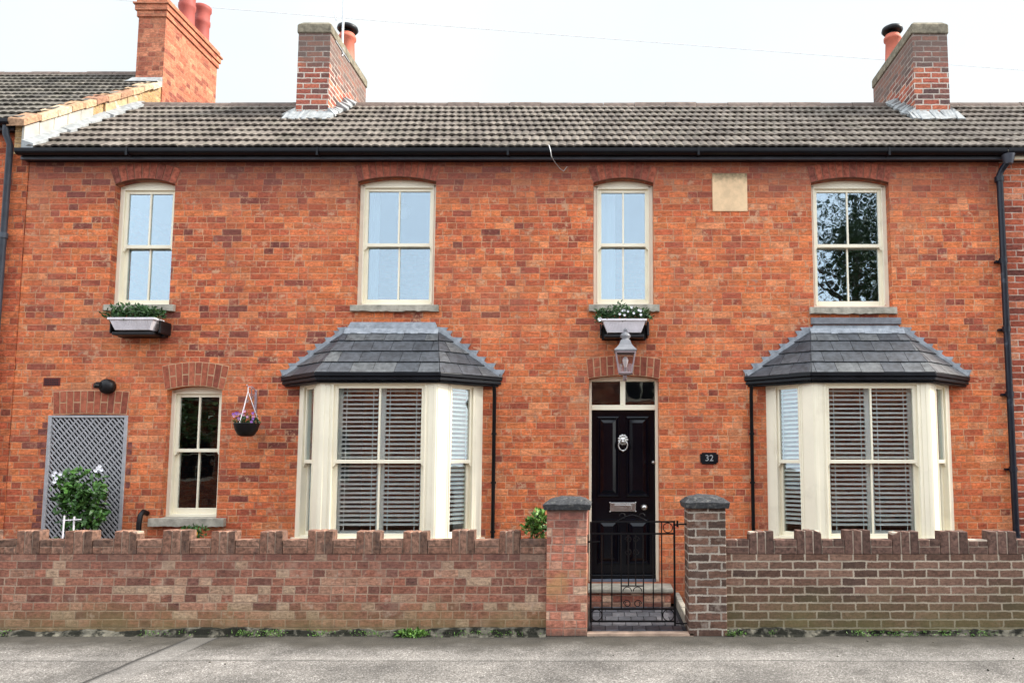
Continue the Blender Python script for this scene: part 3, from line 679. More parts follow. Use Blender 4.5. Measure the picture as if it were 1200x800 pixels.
# ------------------------------------------------------------------ bays
def bay(cx, zc, side_pipe):
    """canted bay; child empties are avoided: every part hangs on the bay body mesh"""
    A, B, C, D = (cx - BAY_HW, YF), (cx - BAY_HF, BAY_YF), (cx + BAY_HF, BAY_YF), (cx + BAY_HW, YF)
    z_sill = zat(634, BAY_YF); z_top = zat(445, BAY_YF)
    # dwarf wall
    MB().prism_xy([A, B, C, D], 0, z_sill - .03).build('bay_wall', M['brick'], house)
    body = MB()
    # posts at corners and ends (mitred by overlap of slightly different depths)
    def inset(p, q, t): return (p[0] + (q[0] - p[0]) * t, p[1] + (q[1] - p[1]) * t)
    def post(p, q, t0, t1, dep, off=0.):
        d = Vector((q[0] - p[0], q[1] - p[1])); n = Vector((-d.y, d.x)).normalized()  # inward
        if n.y < 0: n = -n
        a_, b_ = Vector(inset(p, q, t0)) - n * off, Vector(inset(p, q, t1)) - n * off
        body.prism_xy([tuple(a_), tuple(b_), tuple(b_ + n * dep), tuple(a_ + n * dep)], z_sill, z_top)
    Wf = 2 * BAY_HF; Ws = math.hypot(BAY_HW - BAY_HF, YF - BAY_YF)
    pf = .105; ps = .135; pe = .105
    fy_ = BAY_YF
    # corner posts as polygons
    for s in (-1, 1):
        d = Vector((s * (BAY_HW - BAY_HF), YF - BAY_YF)).normalized(); c = Vector((cx + s * BAY_HF, BAY_YF))
        f = Vector((c.x - s * pf, c.y)); g = c + d * ps; nin = Vector((-s * d.y, d.x * s)) 
        nin = Vector((-s * d.y, s * d.x))
        body.prism_xy([tuple(f), tuple(c), tuple(g), tuple(g + nin * .11), (f.x, f.y + .11)], z_sill, z_top)
        # shallow pilaster strips that read as mouldings
        for q0, q1, o_ in ((.012, .052, .006),):
            body.prism_xy([(c.x - s * q1, c.y - o_), (c.x - s * q0, c.y - o_), (c.x - s * q0, c.y + .01), (c.x - s * q1, c.y + .01)], z_sill, z_top - .001)
        e_ = Vector((cx + s * BAY_HW, YF)); g2 = e_ - d * pe
        body.prism_xy([tuple(g2), tuple(e_), (e_.x - s * .1, e_.y), tuple(g2 + nin * .1)], z_sill, z_top)
    # sill and head boards following the canted plan
    def ringplan(off, z0, z1, dep=.12):
        hf = BAY_HF + off * .41; hw = BAY_HW + off * 1.0; yf = BAY_YF - off
        ih = BAY_HF - dep * .41; iw = BAY_HW - dep * 1.3
        body.prism_xy([(cx - hw, YF - .001), (cx - hf, yf), (cx - ih, BAY_YF + dep), (cx - iw, YF - .001)], z0, z1)
        body.prism_xy([(cx - hf, yf), (cx + hf, yf), (cx + ih, BAY_YF + dep), (cx - ih, BAY_YF + dep)], z0, z1)
        body.prism_xy([(cx + hf, yf), (cx + hw, YF - .001), (cx + iw, YF - .001), (cx + ih, BAY_YF + dep)], z0, z1)
    ringplan(.045, z_sill - .06, z_sill - .001)
    ringplan(.006, z_top + .0, z_top + .06)
    bw = body.build('bay_window', M['cream'], house, bevel=.005)
    base = Vector(house.location)
    # sashes: front and two cheeks
    zm = zat(540.5, BAY_YF) - z_sill
    def lw(parent, x, y, rz, w_, bar):
        wn = sash_window(parent, (0, 0, 0), None, w_, z_top - z_sill, zm, fw=.035, head=.045, sill=.03, bar=bar, glass='glass_bay', bottom=.05, st_=.048 if bar else .035)
        wn.location = (x - base.x, y - base.y, z_sill); wn.rotation_euler = (0, 0, rz); return wn
    fw_ = Wf - 2 * pf
    wn = lw(house, cx - BAY_HF + pf, BAY_YF + .004, 0, fw_, True)
    ang = math.atan2(YF - BAY_YF, BAY_HW - BAY_HF)
    ws = Ws - ps - pe
    d = Vector((BAY_HW - BAY_HF, YF - BAY_YF)).normalized()
    pr = Vector((cx + BAY_HF, BAY_YF)) + d * ps
    wr = lw(house, pr.x, pr.y + .004, ang, ws, False)
    d2 = Vector((BAY_HW - BAY_HF, -(YF - BAY_YF))).normalized()
    plh = Vector((cx - BAY_HW, YF)) + d2 * pe
    wl = lw(house, plh.x, plh.y + .004, -ang, ws, False)
    # venetian blinds: children of each window
    def blind(win, x0, x1, hh, z0=.085):
        b = MB(); top = z_top - z_sill - .11; n = int((top - z0) / .0485)
        for i in range(n):
            z = top - i * .0485; t = R(13) + random.uniform(-.03, .03); yb = .115; hw_ = .024
            dz = math.sin(t) * hw_; dyy = math.cos(t) * hw_; e_ = .0068
            b.hexa([(x0, yb - dyy, z - dz - e_), (x1, yb - dyy, z - dz - e_), (x1, yb + dyy, z + dz - e_), (x0, yb + dyy, z + dz - e_)],
                   [(x0, yb - dyy, z - dz + e_), (x1, yb - dyy, z - dz + e_), (x1, yb + dyy, z + dz + e_), (x0, yb + dyy, z + dz + e_)])
        b.box(x0, x1, .10, .15, top + .03, top + .08)
        b.box(x0, x1, .107, .143, z0 - .055, z0 - .03)
        k = 3 if x1 - x0 > .6 else 2
        for i in range(k):
            xx = x0 + (x1 - x0) * (.12 + .76 * i / max(1, k - 1))
            b.box(xx - .004, xx + .004, .099, .1005, z0 - .03, top + .03)
        b.build('blind', M['blind'], win, loc=(0, 0, 0))
    blind(wn, .105, fw_ / 2 - .045, 0); blind(wn, fw_ / 2 + .045, fw_ - .105, 0)
    blind(wr, .07 if True else 0, ws - .02, 0); blind(wl, .02, ws - .07, 0)
    # inner lining posts seen behind the glass
    il = MB()
    for xa_, xb_ in ((.02, .10), (fw_ / 2 - .04, fw_ / 2 + .04), (fw_ - .10, fw_ - .02)): il.box(xa_, xb_, .112, .14, .0, z_top - z_sill)
    il.box(.10, fw_ - .10, .145, .2, 0, .10)
    il.build('lining', M['blind'], wn, loc=(0, 0, 0))
    # roof ------------------------------------------------------------
    EY = 7.99; EF, EW = .665, (1.25 if cx < 0 else 1.275)
    ez = zat(435.5, EY); tz = zat(386, YF - .02); TF = .52
    E = [(cx - EW, YF, ez), (cx - EF, EY, ez), (cx + EF, EY, ez), (cx + EW, YF, ez)]
    T = [(cx - TF, YF - .01, tz), (cx + TF, YF - .01, tz)]
    br = MB(); br.add(E + T, [(0, 1, 4), (1, 2, 5, 4), (2, 3, 5), (0, 4, 5, 3), (3, 2, 1, 0)])
    roof = br.build('bay_roof', M['slate'], house)
    sl = MB()
    def face(bl, brr, tl, trr, seed):
        rnd = random.Random(seed)
        bl, brr, tl, trr = map(Vector, (bl, brr, tl, trr))
        nrm = (brr - bl).cross((tl + trr) / 2 - bl).normalized()
        if nrm.y > 0 : nrm = -nrm
        if nrm.z < 0: nrm = -nrm
        U_ = (brr - bl).normalized(); mid = (bl + brr) / 2
        def su(p): return (p - mid).dot(U_)
        vb = (tl + trr) / 2; up = vb - mid; up = up - U_ * up.dot(U_)
        nC = 4
        for c in range(nC):
            v0, v1 = c / nC - (.045 if c else .03), (c + 1) / nC + .03
            v1 = min(v1, 1.0)
            def Lx(v): return su(bl + (tl - bl) * v) - .0
            def Rx(v): return su(brr + (trr - brr) * v)
            w_ = .235; s = -4.5 * w_ + (w_ / 2 if c % 2 else 0) + rnd.uniform(-.03, .03)
            while s < 1.4:
                w1 = w_ * rnd.uniform(.88, 1.1); s0, s1 = s + .0025, s + w1 - .0025; s += w1
                b0, b1 = max(s0, Lx(v0)), min(s1, Rx(v0)); t0, t1 = max(s0, Lx(v1)), min(s1, Rx(v1))
                if b1 - b0 < .01: continue
                if t1 < t0: t0 = t1 = min(max((t0 + t1) / 2, Lx(v1)), Rx(v1))
                if t1 - t0 < .004: t1 = t0 + .004
                jt = rnd.uniform(-.006, .004); l0 = .020 + rnd.uniform(0, .003); l1 = .004
                def PP(s_, v, off): return mid + U_ * s_ + up * v + nrm * off
                sl.hexa([PP(b0, v0 + jt, l0 - .007), PP(b1, v0 + jt, l0 - .007), PP(t1, v1, l1 - .007), PP(t0, v1, l1 - .007)],
                        [PP(b0, v0 + jt, l0), PP(b1, v0 + jt, l0), PP(t1, v1, l1), PP(t0, v1, l1)])
    sd_ = int(cx * 100)
    face(E[1], E[2], T[0], T[1], sd_); face(E[0], E[1], T[0], (T[0][0] + .001, T[0][1], T[0][2]), sd_ + 1); face(E[2], E[3], (T[1][0] - .001, T[1][1], T[1][2]), T[1], sd_ + 2)
    sl.build('slates', M['slate'], roof, bevel=0)
    # lead: apron along the top and stepped flashing up the sides, rolled hips
    ld = MB()
    ztop = zat(377.5 if cx < 0 else 381, YF)
    if cx > 0:
        ld.box(cx - TF - .0, cx + TF + .0, YF - .035, YF - .002, ztop + .01, zat(372.5, YF), 1)
    ld.hexa([(cx - TF - .03, YF - .05, tz - .05), (cx + TF + .03, YF - .05, tz - .05), (cx + TF + .03, YF - .002, tz - .05), (cx - TF - .03, YF - .002, tz - .05)],
            [(cx - TF + .03, YF - .012, ztop), (cx + TF - .03, YF - .012, ztop), (cx + TF - .03, YF - .002, ztop), (cx - TF + .03, YF - .002, ztop)])
    na = 14
    for i in range(na):                       # apron dressed on to the slates
        xa = cx - TF - .02 + (2 * TF + .04) * i / na; xb = cx - TF - .02 + (2 * TF + .04) * (i + 1) / na; j = random.uniform(0, .012)
        k_ = (tz - ez) / (YF - EY)
        yb = YF - .082 - j; zb = tz - (YF - yb) * k_ + .036; yt = YF - .045; zt_ = tz - (YF - yt) * k_ + .03
        ld.hexa([(xa, yb, zb), (xb, yb, zb), (xb, yt, zt_), (xa, yt, zt_)], [(xa, yb, zb + .006), (xb, yb, zb + .006), (xb, yt, zt_ + .03), (xa, yt, zt_ + .03)])
    nst = 7; hz = .0755
    for s in (-1, 1):
        z = ez + .01
        def xs(zq): return EW + (TF - EW) * (zq - ez) / (tz - ez)
        for i in range(nst + 1):
            za, zb = z, min(z + hz, tz + .03)
            if zb - za < .01: break
            xa, xb = xs(za), xs(zb)
            o1 = .045 + random.uniform(-.012, .012)
            tipx = xb + .115 + o1
            pl = [(cx + s * (xa - .05), za - .01), (cx + s * (xa + .03), za), (cx + s * (tipx - .022), zb - .045), (cx + s * tipx, zb - .004), (cx + s * (xb - .03), zb + .002)]
            ld.prism_xz(pl, YF - .012 - random.random() * .004, YF - .001)
            z += hz
        # fillet along the slope
        p = Vector((cx + s * (EW - .01), YF - .02, ez + .015)); q = Vector((cx + s * TF, YF - .025, tz + .01))
        ld.bar(p, q, .055, .035)
    ld.build('flashing', [M['lead'], M['lead_dark']], roof, bevel=.002)
    hp = MB()
    # gutter / fascia round the eaves
    g = MB()
    def gut(off, z0, z1, m=0, th=.03):
        P0 = [(cx - EW - off * .9, YF - .001), (cx - EF - off * .45, EY - off), (cx + EF + off * .45, EY - off), (cx + EW + off * .9, YF - .001)]
        P1 = [(x + (th if i < 2 else -th) * (1.3 if i in (0, 3) else .5), y + (th if i in (1, 2) else 0)) for i, (x, y) in enumerate(P0)]
        for i in range(3): g.prism_xy([P0[i], P0[i + 1], P1[i + 1], P1[i]], z0, z1, m)
    gz = zat(446.5, EY - .02)
    gut(.03, ez - .05, ez - .004); gut(.015, gz + .012, ez - .052, th=.05); gut(-.015, gz - .012, gz + .010, th=.08)
    gob = g.build('gutter', M['black'], roof, bevel=.008)
    # soffit
    MB().prism_xy([(cx - EW + .03, YF - .001), (cx - EF + .01, EY + .02), (cx + EF - .01, EY + .02), (cx + EW - .03, YF - .001)], gz + .02, gz + .03).build('soffit', M['black'], roof)
    # thin downpipe
    px_ = side_pipe; x = px_; pp = MB()
    pp.tube([(x, YF - .09, gz - .0), (x, YF - .05, gz - .10), (x, YF - .045, .1)], .021, 10)
    for z_ in (1.9, 1.35, .8): pp.lathe([(.03, -.012), (.03, .012)], (x, YF - .045, z_), 12)
    pp.build('downpipe', M['blackm'], roof)
bay(BAYC[0], 0, xat(578.5, 540, YF - .045))
bay(BAYC[1], 0, xat(881.5, 540, YF - .045))

# ------------------------------------------------------------------ roofs
def tiled_roof(parent, x0, x1, ye, ze, yr, zr, gauge_n, mat, x1_at=None):
    """courses of rolled tiles, each course a wavy sheet with a thick front lip"""
    mb = MB(); d = Vector((0, yr - ye, zr - ze)); Ln = d.length; d.normalize(); nrm = Vector((0, -d.z, d.y))
    per = .098; k = 8; n = int((x1 - x0) / per * k)
    rr = random.Random(3)
    for c in range(gauge_n):
        s0 = Ln * c / gauge_n; s1 = Ln * (c + 1) / gauge_n + .05
        vs = []; lift_low = .038; ph = (c % 2) * per * .5
        for i in range(n + 1):
            x = x0 + (x1 - x0) * i / n; t = ((x + ph) / per) % 1.0
            wv = .015 * (math.sin(math.pi * t) ** .8 if t < 1 else 0)
            tile = int((x + ph) / (per * 3)); rs = random.Random(tile * 131 + c * 17)
            jl = rs.uniform(-.005, .006); js = rs.uniform(-.01, .008)
            for s_, off in ((s0 + .05, lift_low - .028 + wv * .2), (s0 + js, lift_low - .019 + wv + jl), (s0 + js, lift_low + wv + jl), (s1, .010 + wv)):
                q = Vector((x, ye, ze)) + d * s_ + nrm * off; vs.append(tuple(q))
        fs = []
        for i in range(n):
            for j in range(3): a_ = i * 4 + j; fs.append((a_, a_ + 4, a_ + 5, a_ + 1))
        mb.add(vs, fs, 0, False)
    return mb.build('roof_tiles', mat, parent, fixn=False)
def roof(parent, x0, x1, ye, ze, yr, zr, n, mat, yb):
    b = MB(); zb = ze
    b.add([(x0, ye + .02, ze - .03), (x1, ye + .02, ze - .03), (x1, yr, zr - .03), (x0, yr, zr - .03), (x0, 2 * yr - ye, ze - .03), (x1, 2 * yr - ye, ze - .03)], [(0, 1, 2, 3), (3, 2, 5, 4)])
    ro = b.build('roof', mat, parent, fixn=False)
    t = tiled_roof(ro, x0, x1, ye, ze, yr, zr, n, mat)
    rd = MB(); x = x0
    while x < x1:
        x2 = min(x + .45, x1); j = random.uniform(-.006, .006)
        pr = [(-.13, -.075), (-.1, -.01), (-.05, .035), (0, .05), (.05, .035), (.1, -.01), (.13, -.075)]
        vs = [(xx, yr + a_, zr + b_ + j + .01) for xx in (x, x2 - .006) for a_, b_ in pr]
        rd.add(vs, [(i, i + 1, i + 8, i + 7) for i in range(6)] + [(6, 5, 4, 3, 2, 1, 0), tuple(range(7, 14))]); x = x2
    rd.build('ridge', M['ridge'], ro)
    return ro
main_roof = roof(house, XL + .02, XR, EAVE_Y, EAVE_Z, RIDGE_Y, RIDGE_Z, 9, M['tile'], BACK_Y)
# gutter and fascia
gt = MB(); z_g1 = zat(172, 8.17); z_g0 = zat(182.5, 8.2)
def gutter_run(parent, x0, x1, zt, yf, mats=('black', 'greygut', 'black')):
    g = MB(); n = 10; prof = []
    for i in range(n + 1): t = math.pi * i / n; prof.append((yf + .055 - .055 * math.cos(t), zt - .052 * math.sin(t) ** .6 - .012))
    prof = [(yf, zt)] + prof + [(yf + .11, zt), (yf + .105, zt)] + [(y + (.004 if y < yf + .055 else -.004), z + .004) for y, z in prof[::-1]] + [(yf + .004, zt)]
    m_ = len(prof); vs = [(x, y, z) for x in (x0, x1) for y, z in prof]
    g.add(vs, [(i, (i + 1) % m_, (i + 1) % m_ + m_, i + m_) for i in range(m_)])
    x = x0 + 1.3
    while x < x1:
        g.box(x - .012, x + .012, yf - .006, yf + .112, zt - .071, zt - .063); g.box(x - .012, x + .012, yf - .007, yf - .001, zt - .09, zt + .004); x += 2.2
    go = g.build('gutter', M[mats[0]], parent)
    f = MB(); f.box(x0, x1, yf + .112, yf + .135, zt - .056, zt + .03); fo = f.build('fascia', M[mats[2]], parent)
    f = MB(); f.box(x0, x1, yf + .100, yf + .140, zt - .098, zt - .058); f.build('fascia_edge', M[mats[1]], parent, bevel=.006)
    MB().box(x0, x1, yf + .14, YF, zt - .085, zt - .072).build('soffit', M[mats[0]], parent)
GT = zat(173, 8.28)
gutter_run(house, XL - .02, XR - .0, GT, 8.28)
# hook and loose wire by the gutter
hx, hz_ = at(646, 179, 8.26)
MB().tube([(hx - .03, 8.28, hz_ + .10), (hx - .01, 8.265, hz_ + .03), (hx, 8.27, hz_ - .04), (hx + .04, 8.36, hz_ - .08), (hx + .09, 8.43, hz_ - .12), (hx + .13, 8.46, hz_ - .14), (hx + .17, 8.47, hz_ - .08)], .005, 6).build('cable_hook', M['gas'], house)

# ------------------------------------------------------------------ chimneys
def stack(parent, x0, x1, y0, y1, zb, zt, mat, cap, capmat):
    b = MB(); b.box(x0, x1, y0, y1, zb, zt - cap + .001)
    ch = b.build('chimney', M[mat], parent)
    c = MB(); e_ = .018
    n = 8
    c.box(x0 - e_, x1 + e_, y0 - e_, y1 + e_, zt - cap, zt - .03)
    c.hexa([(x0 - e_, y0 - e_, zt - .031), (x1 + e_, y0 - e_, zt - .031), (x1 + e_, y1 + e_, zt - .031), (x0 - e_, y1 + e_, zt - .031)],
           [(x0 + .03, y0 + .04, zt + .03), (x1 - .03, y0 + .04, zt + .03), (x1 - .03, y1 - .04, zt + .03), (x0 + .03, y1 - .04, zt + .03)])
    c.build('chimney_cap', M[capmat], ch, bevel=.015)
    return ch
def pot(parent, x, y, z, h, r=.12, cowl=True):
    b = MB(); b.lathe([(r * 1.12, 0), (r * 1.1, h * .12), (r, h * .16), (r * .86, h * .8), (r * 1.08, h * .84), (r * 1.08, h * .92), (r * .9, h * .95), (r * .9, h)], (x, y, z), 20)
    b.build('chimney_pot', M['pot'], parent)
    if cowl:
        c = MB(); zz = z + h
        c.lathe([(r * .6, 0), (r * .6, .05)], (x, y, zz), 14); c.lathe([(r * 1.15, .05), (r * 1.32, .075), (r * 1.25, .11), (r * .7, .15), (r * .1, .165)], (x, y, zz), 20)
        c.build('cowl', M['dark_plastic'], parent)
def roof_z(y): return EAVE_Z + SLOPE * (y - EAVE_Y) if y < RIDGE_Y else RIDGE_Z - SLOPE * (y - RIDGE_Y)
M['cope'] = plain('chimney cap', (.19, .165, .12), .95, .4, 16, .9, .2, dirt=((.08, .07, .05), .5, .7, .7))
CY0, CY1 = 9.7, 11.2
def fillet(parent, x0, x1, side):
    """messy mortar and lead dressed round a chimney foot"""
    b = MB(); rr = random.Random(int(x0 * 77)); nrm = Vector((0, -SLOPE, 1)).normalized()
    def P3(x, y, off): q = Vector((x, y, roof_z(y))) + nrm * off; return tuple(q)
    n = 14
    for i in range(n):         # apron in front
        xa = x0 - .1 + (x1 - x0 + .2) * i / n; xb = x0 - .1 + (x1 - x0 + .2) * (i + 1) / n
        ya = CY0 - .13 - rr.uniform(0, .07)
        b.hexa([P3(xa, ya, .03), P3(xb, ya, .03), P3(xb, CY0, .03), P3(xa, CY0, .03)], [P3(xa, ya, .055), P3(xb, ya, .055), (xb, CY0 - .004, roof_z(CY0) + .12 + rr.uniform(-.02, .02)), (xa, CY0 - .004, roof_z(CY0) + .12)])
    for s, xe in ((-1, x0), (1, x1)):
        m_ = 9
        for i in range(m_):
            ya = CY0 - .02 + (RIDGE_Y - CY0 + .0) * i / m_; yb = CY0 - .02 + (RIDGE_Y - CY0) * (i + 1) / m_; wd = rr.uniform(.10, .17)
            hh = rr.uniform(.10, .16)
            b.hexa([P3(xe - s * .0, ya, .02), P3(xe + s * wd, ya, .04), P3(xe + s * wd, yb, .04), P3(xe, yb, .02)],
                   [(xe + s * .006, ya, roof_z(ya) + hh + .03), P3(xe + s * wd, ya, .07), P3(xe + s * wd, yb, .07), (xe + s * .006, yb, roof_z(yb) + hh - .03)])
    b.build('flashing', M['mortar_white'], parent)
zt_c = zat(27, CY0)
cA = stack(house, xat(348.5, 80, CY0), xat(386, 80, CY0), CY0, CY1, roof_z(CY0) - .3, zt_c, 'brick_chim', .15, 'cope')
fillet(cA, xat(348.5, 80, CY0), xat(386, 80, CY0), 1)
pot(cA, xat(407, 50, 10.85), 10.85, zt_c, .52)
cB = stack(house, xat(1070.5, 80, CY0), xat(1111.5, 80, CY0), CY0, CY1, roof_z(CY0) - .3, zt_c, 'brick_chim', .16, 'cope')
fillet(cB, xat(1070.5, 80, CY0), xat(1111.5, 80, CY0), 1)
pot(cB, xat(1046, 50, 10.85), 10.85, zt_c, .50)

# aerial on the left chimney
ax, az = at(401, 60, CY0 + .45); ay = CY0 + .45
ant = empty('television_aerial', (ax, ay, az), 'thin grey television aerial mast strapped to the side of the middle chimney', 'aerial')
tb = MB(); tb.tube([(ax, ay, az - .08), (ax, ay, az + 2.3)], .016, 8); tb.build('mast', M['gas'], ant)
tb = MB(); tb.tube([(ax - .5, ay - .1, az + 2.2), (ax + .5, ay + .1, az + 2.2)], .01, 6)
for i in range(9): x = ax - .45 + i * .11; tb.tube([(x, ay - .18, az + 2.2), (x, ay + .18, az + 2.2)], .004, 5)
tb.build('elements', M['gas'], ant)
cxr = xat(386, 80, CY0)
tb = MB(); tb.box(cxr, ax + .02, ay - .03, ay + .03, az + .02, az + .05); tb.box(cxr, ax + .02, ay - .03, ay + .03, az - .05, az - .03); tb.box(cxr - .002, cxr + .012, ay - .28, ay + .28, az - .02, az + .06)
tb.build('bracket', M['gas'], ant)
tb = MB(); tb.tube([(ax - .1, ay, az + .45), (ax - .14, ay - .05, az + .65), (ax - .13, ay, az + .8), (ax - .05, ay, az + 1.0), (ax, ay, az + 1.3)], .006, 6); tb.build('lead_wire', M['gas'], ant)

# ------------------------------------------------------------------ left neighbour
nl = empty('neighbouring_house', (-9, YF, 0), 'taller brick house at the left edge with a dark tiled roof and big corbelled chimney', 'house')
NX0, NX1 = -12.5, XL
NEZ = zat(142, EAVE_Y); NRY = 11.6; NRZ = zat(89, NRY); NS = (NRZ - NEZ) / (NRY - EAVE_Y)
MB().box(NX0, NX1 - .004, YF - .012, 14.7, 0, NEZ - .02).build('wall', M['brick_left'], nl)
ro = roof(nl, NX0, XL - .03, EAVE_Y, NEZ, NRY, NRZ, 13, M['tile_left'], 14.7)
GX = XL
# gable face above our roof
gb = MB()
gp = [(EAVE_Y + .02, EAVE_Z - .05), (NRY, RIDGE_Z - SLOPE * 1.2 - .2), (NRY, NRZ - .03), (EAVE_Y + .02, NEZ - .03)]
gb.add([(GX, y, z) for y, z in gp] + [(GX - .1, y, z) for y, z in gp], [(0, 1, 2, 3), (7, 6, 5, 4), (0, 4, 5, 1), (1, 5, 6, 2), (2, 6, 7, 3), (3, 7, 4, 0)])
gp2 = [(NRY, RIDGE_Z - 1.2), (2 * NRY - EAVE_Y, NEZ - .03), (NRY, NRZ - .03)]
gb.add([(GX, y, z) for y, z in gp2] + [(GX - .1, y, z) for y, z in gp2], [(0, 1, 2), (5, 4, 3)])
gb.build('gable', M['brick_yellow'], nl)
# whitewashed lower stretch and tile creasing along the rake
rr = random.Random(5); m_ = 9
yy = EAVE_Y - .01
for i in range(m_):
    ya = yy + i * .22; yb = ya + .215
    if i in (5,): continue
    g_ = rr.uniform(.002, .01)
    ww = MB(); ww.hexa([(GX, ya, roof_z(ya) + .03), (GX + .03 + g_, ya, roof_z(ya) + .03), (GX + .03 + g_, yb, roof_z(yb) + .03), (GX, yb, roof_z(yb) + .03)],
            [(GX, ya, NEZ + NS * (ya - EAVE_Y) - .055), (GX + .025 + g_, ya, NEZ + NS * (ya - EAVE_Y) - .06), (GX + .025 + g_, yb, NEZ + NS * (yb - EAVE_Y) - .06), (GX, yb, NEZ + NS * (yb - EAVE_Y) - .055)])
    ww.build('render_patch', M['whitewash' if i < 5 else 'copestone'], nl, bevel=.006)

cr = MB(); i = 0; ya = EAVE_Y - .05
while ya < NRY - .9:
    l = rr.uniform(.2, .26); za, zb = NEZ + NS * (ya - EAVE_Y), NEZ + NS * (ya + l - EAVE_Y); j = rr.uniform(-.008, .012)
    cr.hexa([(GX - .16, ya, za - .05 + j), (GX + .06, ya, za - .05 + j), (GX + .06, ya + l - .008, zb - .05 + j), (GX - .16, ya + l - .008, zb - .05 + j)],
            [(GX - .14, ya, za + .05 + j), (GX + .05, ya, za + .035 + j), (GX + .05, ya + l - .008, zb + .03 + j), (GX - .14, ya + l - .008, zb + .05 + j)])
    ya += l; i += 1
cr.build('coping', island_mat('rake coping', [(0, (.22, .10, .065)), (.5, (.36, .23, .13)), (1, (.42, .34, .24))], inner=.35), nl, bevel=.006)
fb = MB()
for i in range(12):     # mortar fillet where the two roofs meet
    ya = EAVE_Y - .03 + i * .19; yb = ya + .19; wd = rr.uniform(.1, .16)
    fb.hexa([(GX + .02, ya, roof_z(ya) + .01), (GX + wd, ya, roof_z(ya) + .02), (GX + wd, yb, roof_z(yb) + .02), (GX + .02, yb, roof_z(yb) + .01)],
            [(GX + .02, ya, roof_z(ya) + .12), (GX + wd, ya, roof_z(ya) + .075), (GX + wd, yb, roof_z(yb) + .075), (GX + .02, yb, roof_z(yb) + .12)])
fb.build('flashing', M['mortar_white'], nl)
# chimney
QY0, QY1 = 10.9, 12.4; qx1 = xat(192.5, 60, QY0); qx0 = xat(160.5, 60, QY0); qz = 8.60
zc2, zc1, zc0 = zat(20.5, QY0), zat(13.5, QY0), zat(7, QY0)
b = MB(); b.box(qx0, qx1, QY0, QY1, NEZ, zc2)
lc = b.build('chimney', M['brick_chim_left'], nl)
b = MB()
for k_, (za, zb) in enumerate(((zc2 + .001, zc1 - .001), (zc1, zc0 - .001), (zc0, qz + .02))):
    e_ = .022 * (k_ + 1); b.box(qx0 - e_, qx1 + e_, QY0 - e_, QY1 + e_, za, zb)
b.box(qx0 - .03, qx1 + .03, QY0 - .03, QY1 + .03, qz + .021, qz + .10)
b.build('corbel', M['brick_chim_left'], lc, bevel=.004)
M['pot_red'] = plain('red pot', (.26, .055, .042), .7, .15, 8, .2, .3)
for yy in (11.75, 12.2):
    x = (qx0 + qx1) / 2 + .02; b = MB(); r = .125
    b.lathe([(r * 1.12, 0), (r * 1.1, .1), (r * .98, .13), (r * .95, .36), (r * 1.06, .39), (r * 1.06, .45), (r * .96, .47), (r * .98, .60), (r * 1.15, .64), (r * 1.15, .70), (r * .9, .72)], (x, yy, qz + .09), 20)
    b.build('chimney_pot', M['pot_red'], lc)
b = MB(); zq = zat(93, QY0 - .02); b.hexa([(qx0 - .08, QY0 - .14, zq - .09), (qx1, QY0 - .14, zq - .09), (qx1, QY0, zq - .12), (qx0 - .08, QY0, zq - .12)], [(qx0 - .05, QY0 - .1, zq - .05), (qx1, QY0 - .1, zq - .05), (qx1, QY0 - .006, zq + .04), (qx0 - .04, QY0 - .006, zq + .04)])
b.build('flashing', M['mortar_white'], lc)
gutter_run(nl, NX0, XL - .12, NEZ + .0, 8.28)
px_ = xat(11, 170, 8.42); b = MB()
b.tube([(px_, 8.35, NEZ - .05), (px_, 8.36, NEZ - .16), (px_, 8.43, NEZ - .26), (px_, 8.43, .05)], .034, 12)
for z_ in (4.2, 2.6, 1.0): b.lathe([(.045, -.03), (.045, .03)], (px_, 8.43, z_), 14)
b.build('downpipe', plain('blue grey pipe', (.05, .06, .075), .4, .2), nl)

# ------------------------------------------------------------------ right neighbour
nr = empty('neighbouring_house', (8, YF, 0), 'brick house at the right edge beyond the black downpipe, with pale mortar lines', 'house')
MB().box(XR + .004, 11, YF - .004, BACK_Y, 0, WALL_TOP).build('wall', M['brick_right'], nr)
roof(nr, XR + .003, 11, EAVE_Y, EAVE_Z, RIDGE_Y, RIDGE_Z, 9, M['tile'], BACK_Y)
gutter_run(nr, XR + .006, 11, GT, 8.28, ('black', 'cream', 'cream'))
# party downpipe with swan neck
px_ = xat(1171, 200, 8.42); b = MB(); gx = xat(1181, 180, 8.34)
b.tube([(gx, 8.335, GT - .05), (gx, 8.335, GT - .11), (gx - .015, 8.35, GT - .16), (px_ + .03, 8.40, GT - .20), (px_, 8.42, GT - .27), (px_, 8.43, .03)], .036, 12)
b.lathe([(.05, -.03), (.052, .03)], (px_, 8.43, GT - .32), 14)
for z_ in (3.9, 3.1, 2.35, 1.5, .75): b.lathe([(.043, -.03), (.045, .03)], (px_, 8.43, z_), 14); b.box(px_ - .07, px_ + .07, 8.46, 8.499, z_ - .012, z_ + .012)
b.build('downpipe', plain('old black iron', (.006, .008, .016), .4, .4, 9, .4, .35, dirt=((.1, .12, .15), .6, .7, .5)), house)
b = MB(); b.lathe([(.075, -.02), (.055, -.10), (.045, -.13)][::-1], (gx, 8.335, GT - .045), 12); b.build('gutter_outlet', M['greygut'], house)

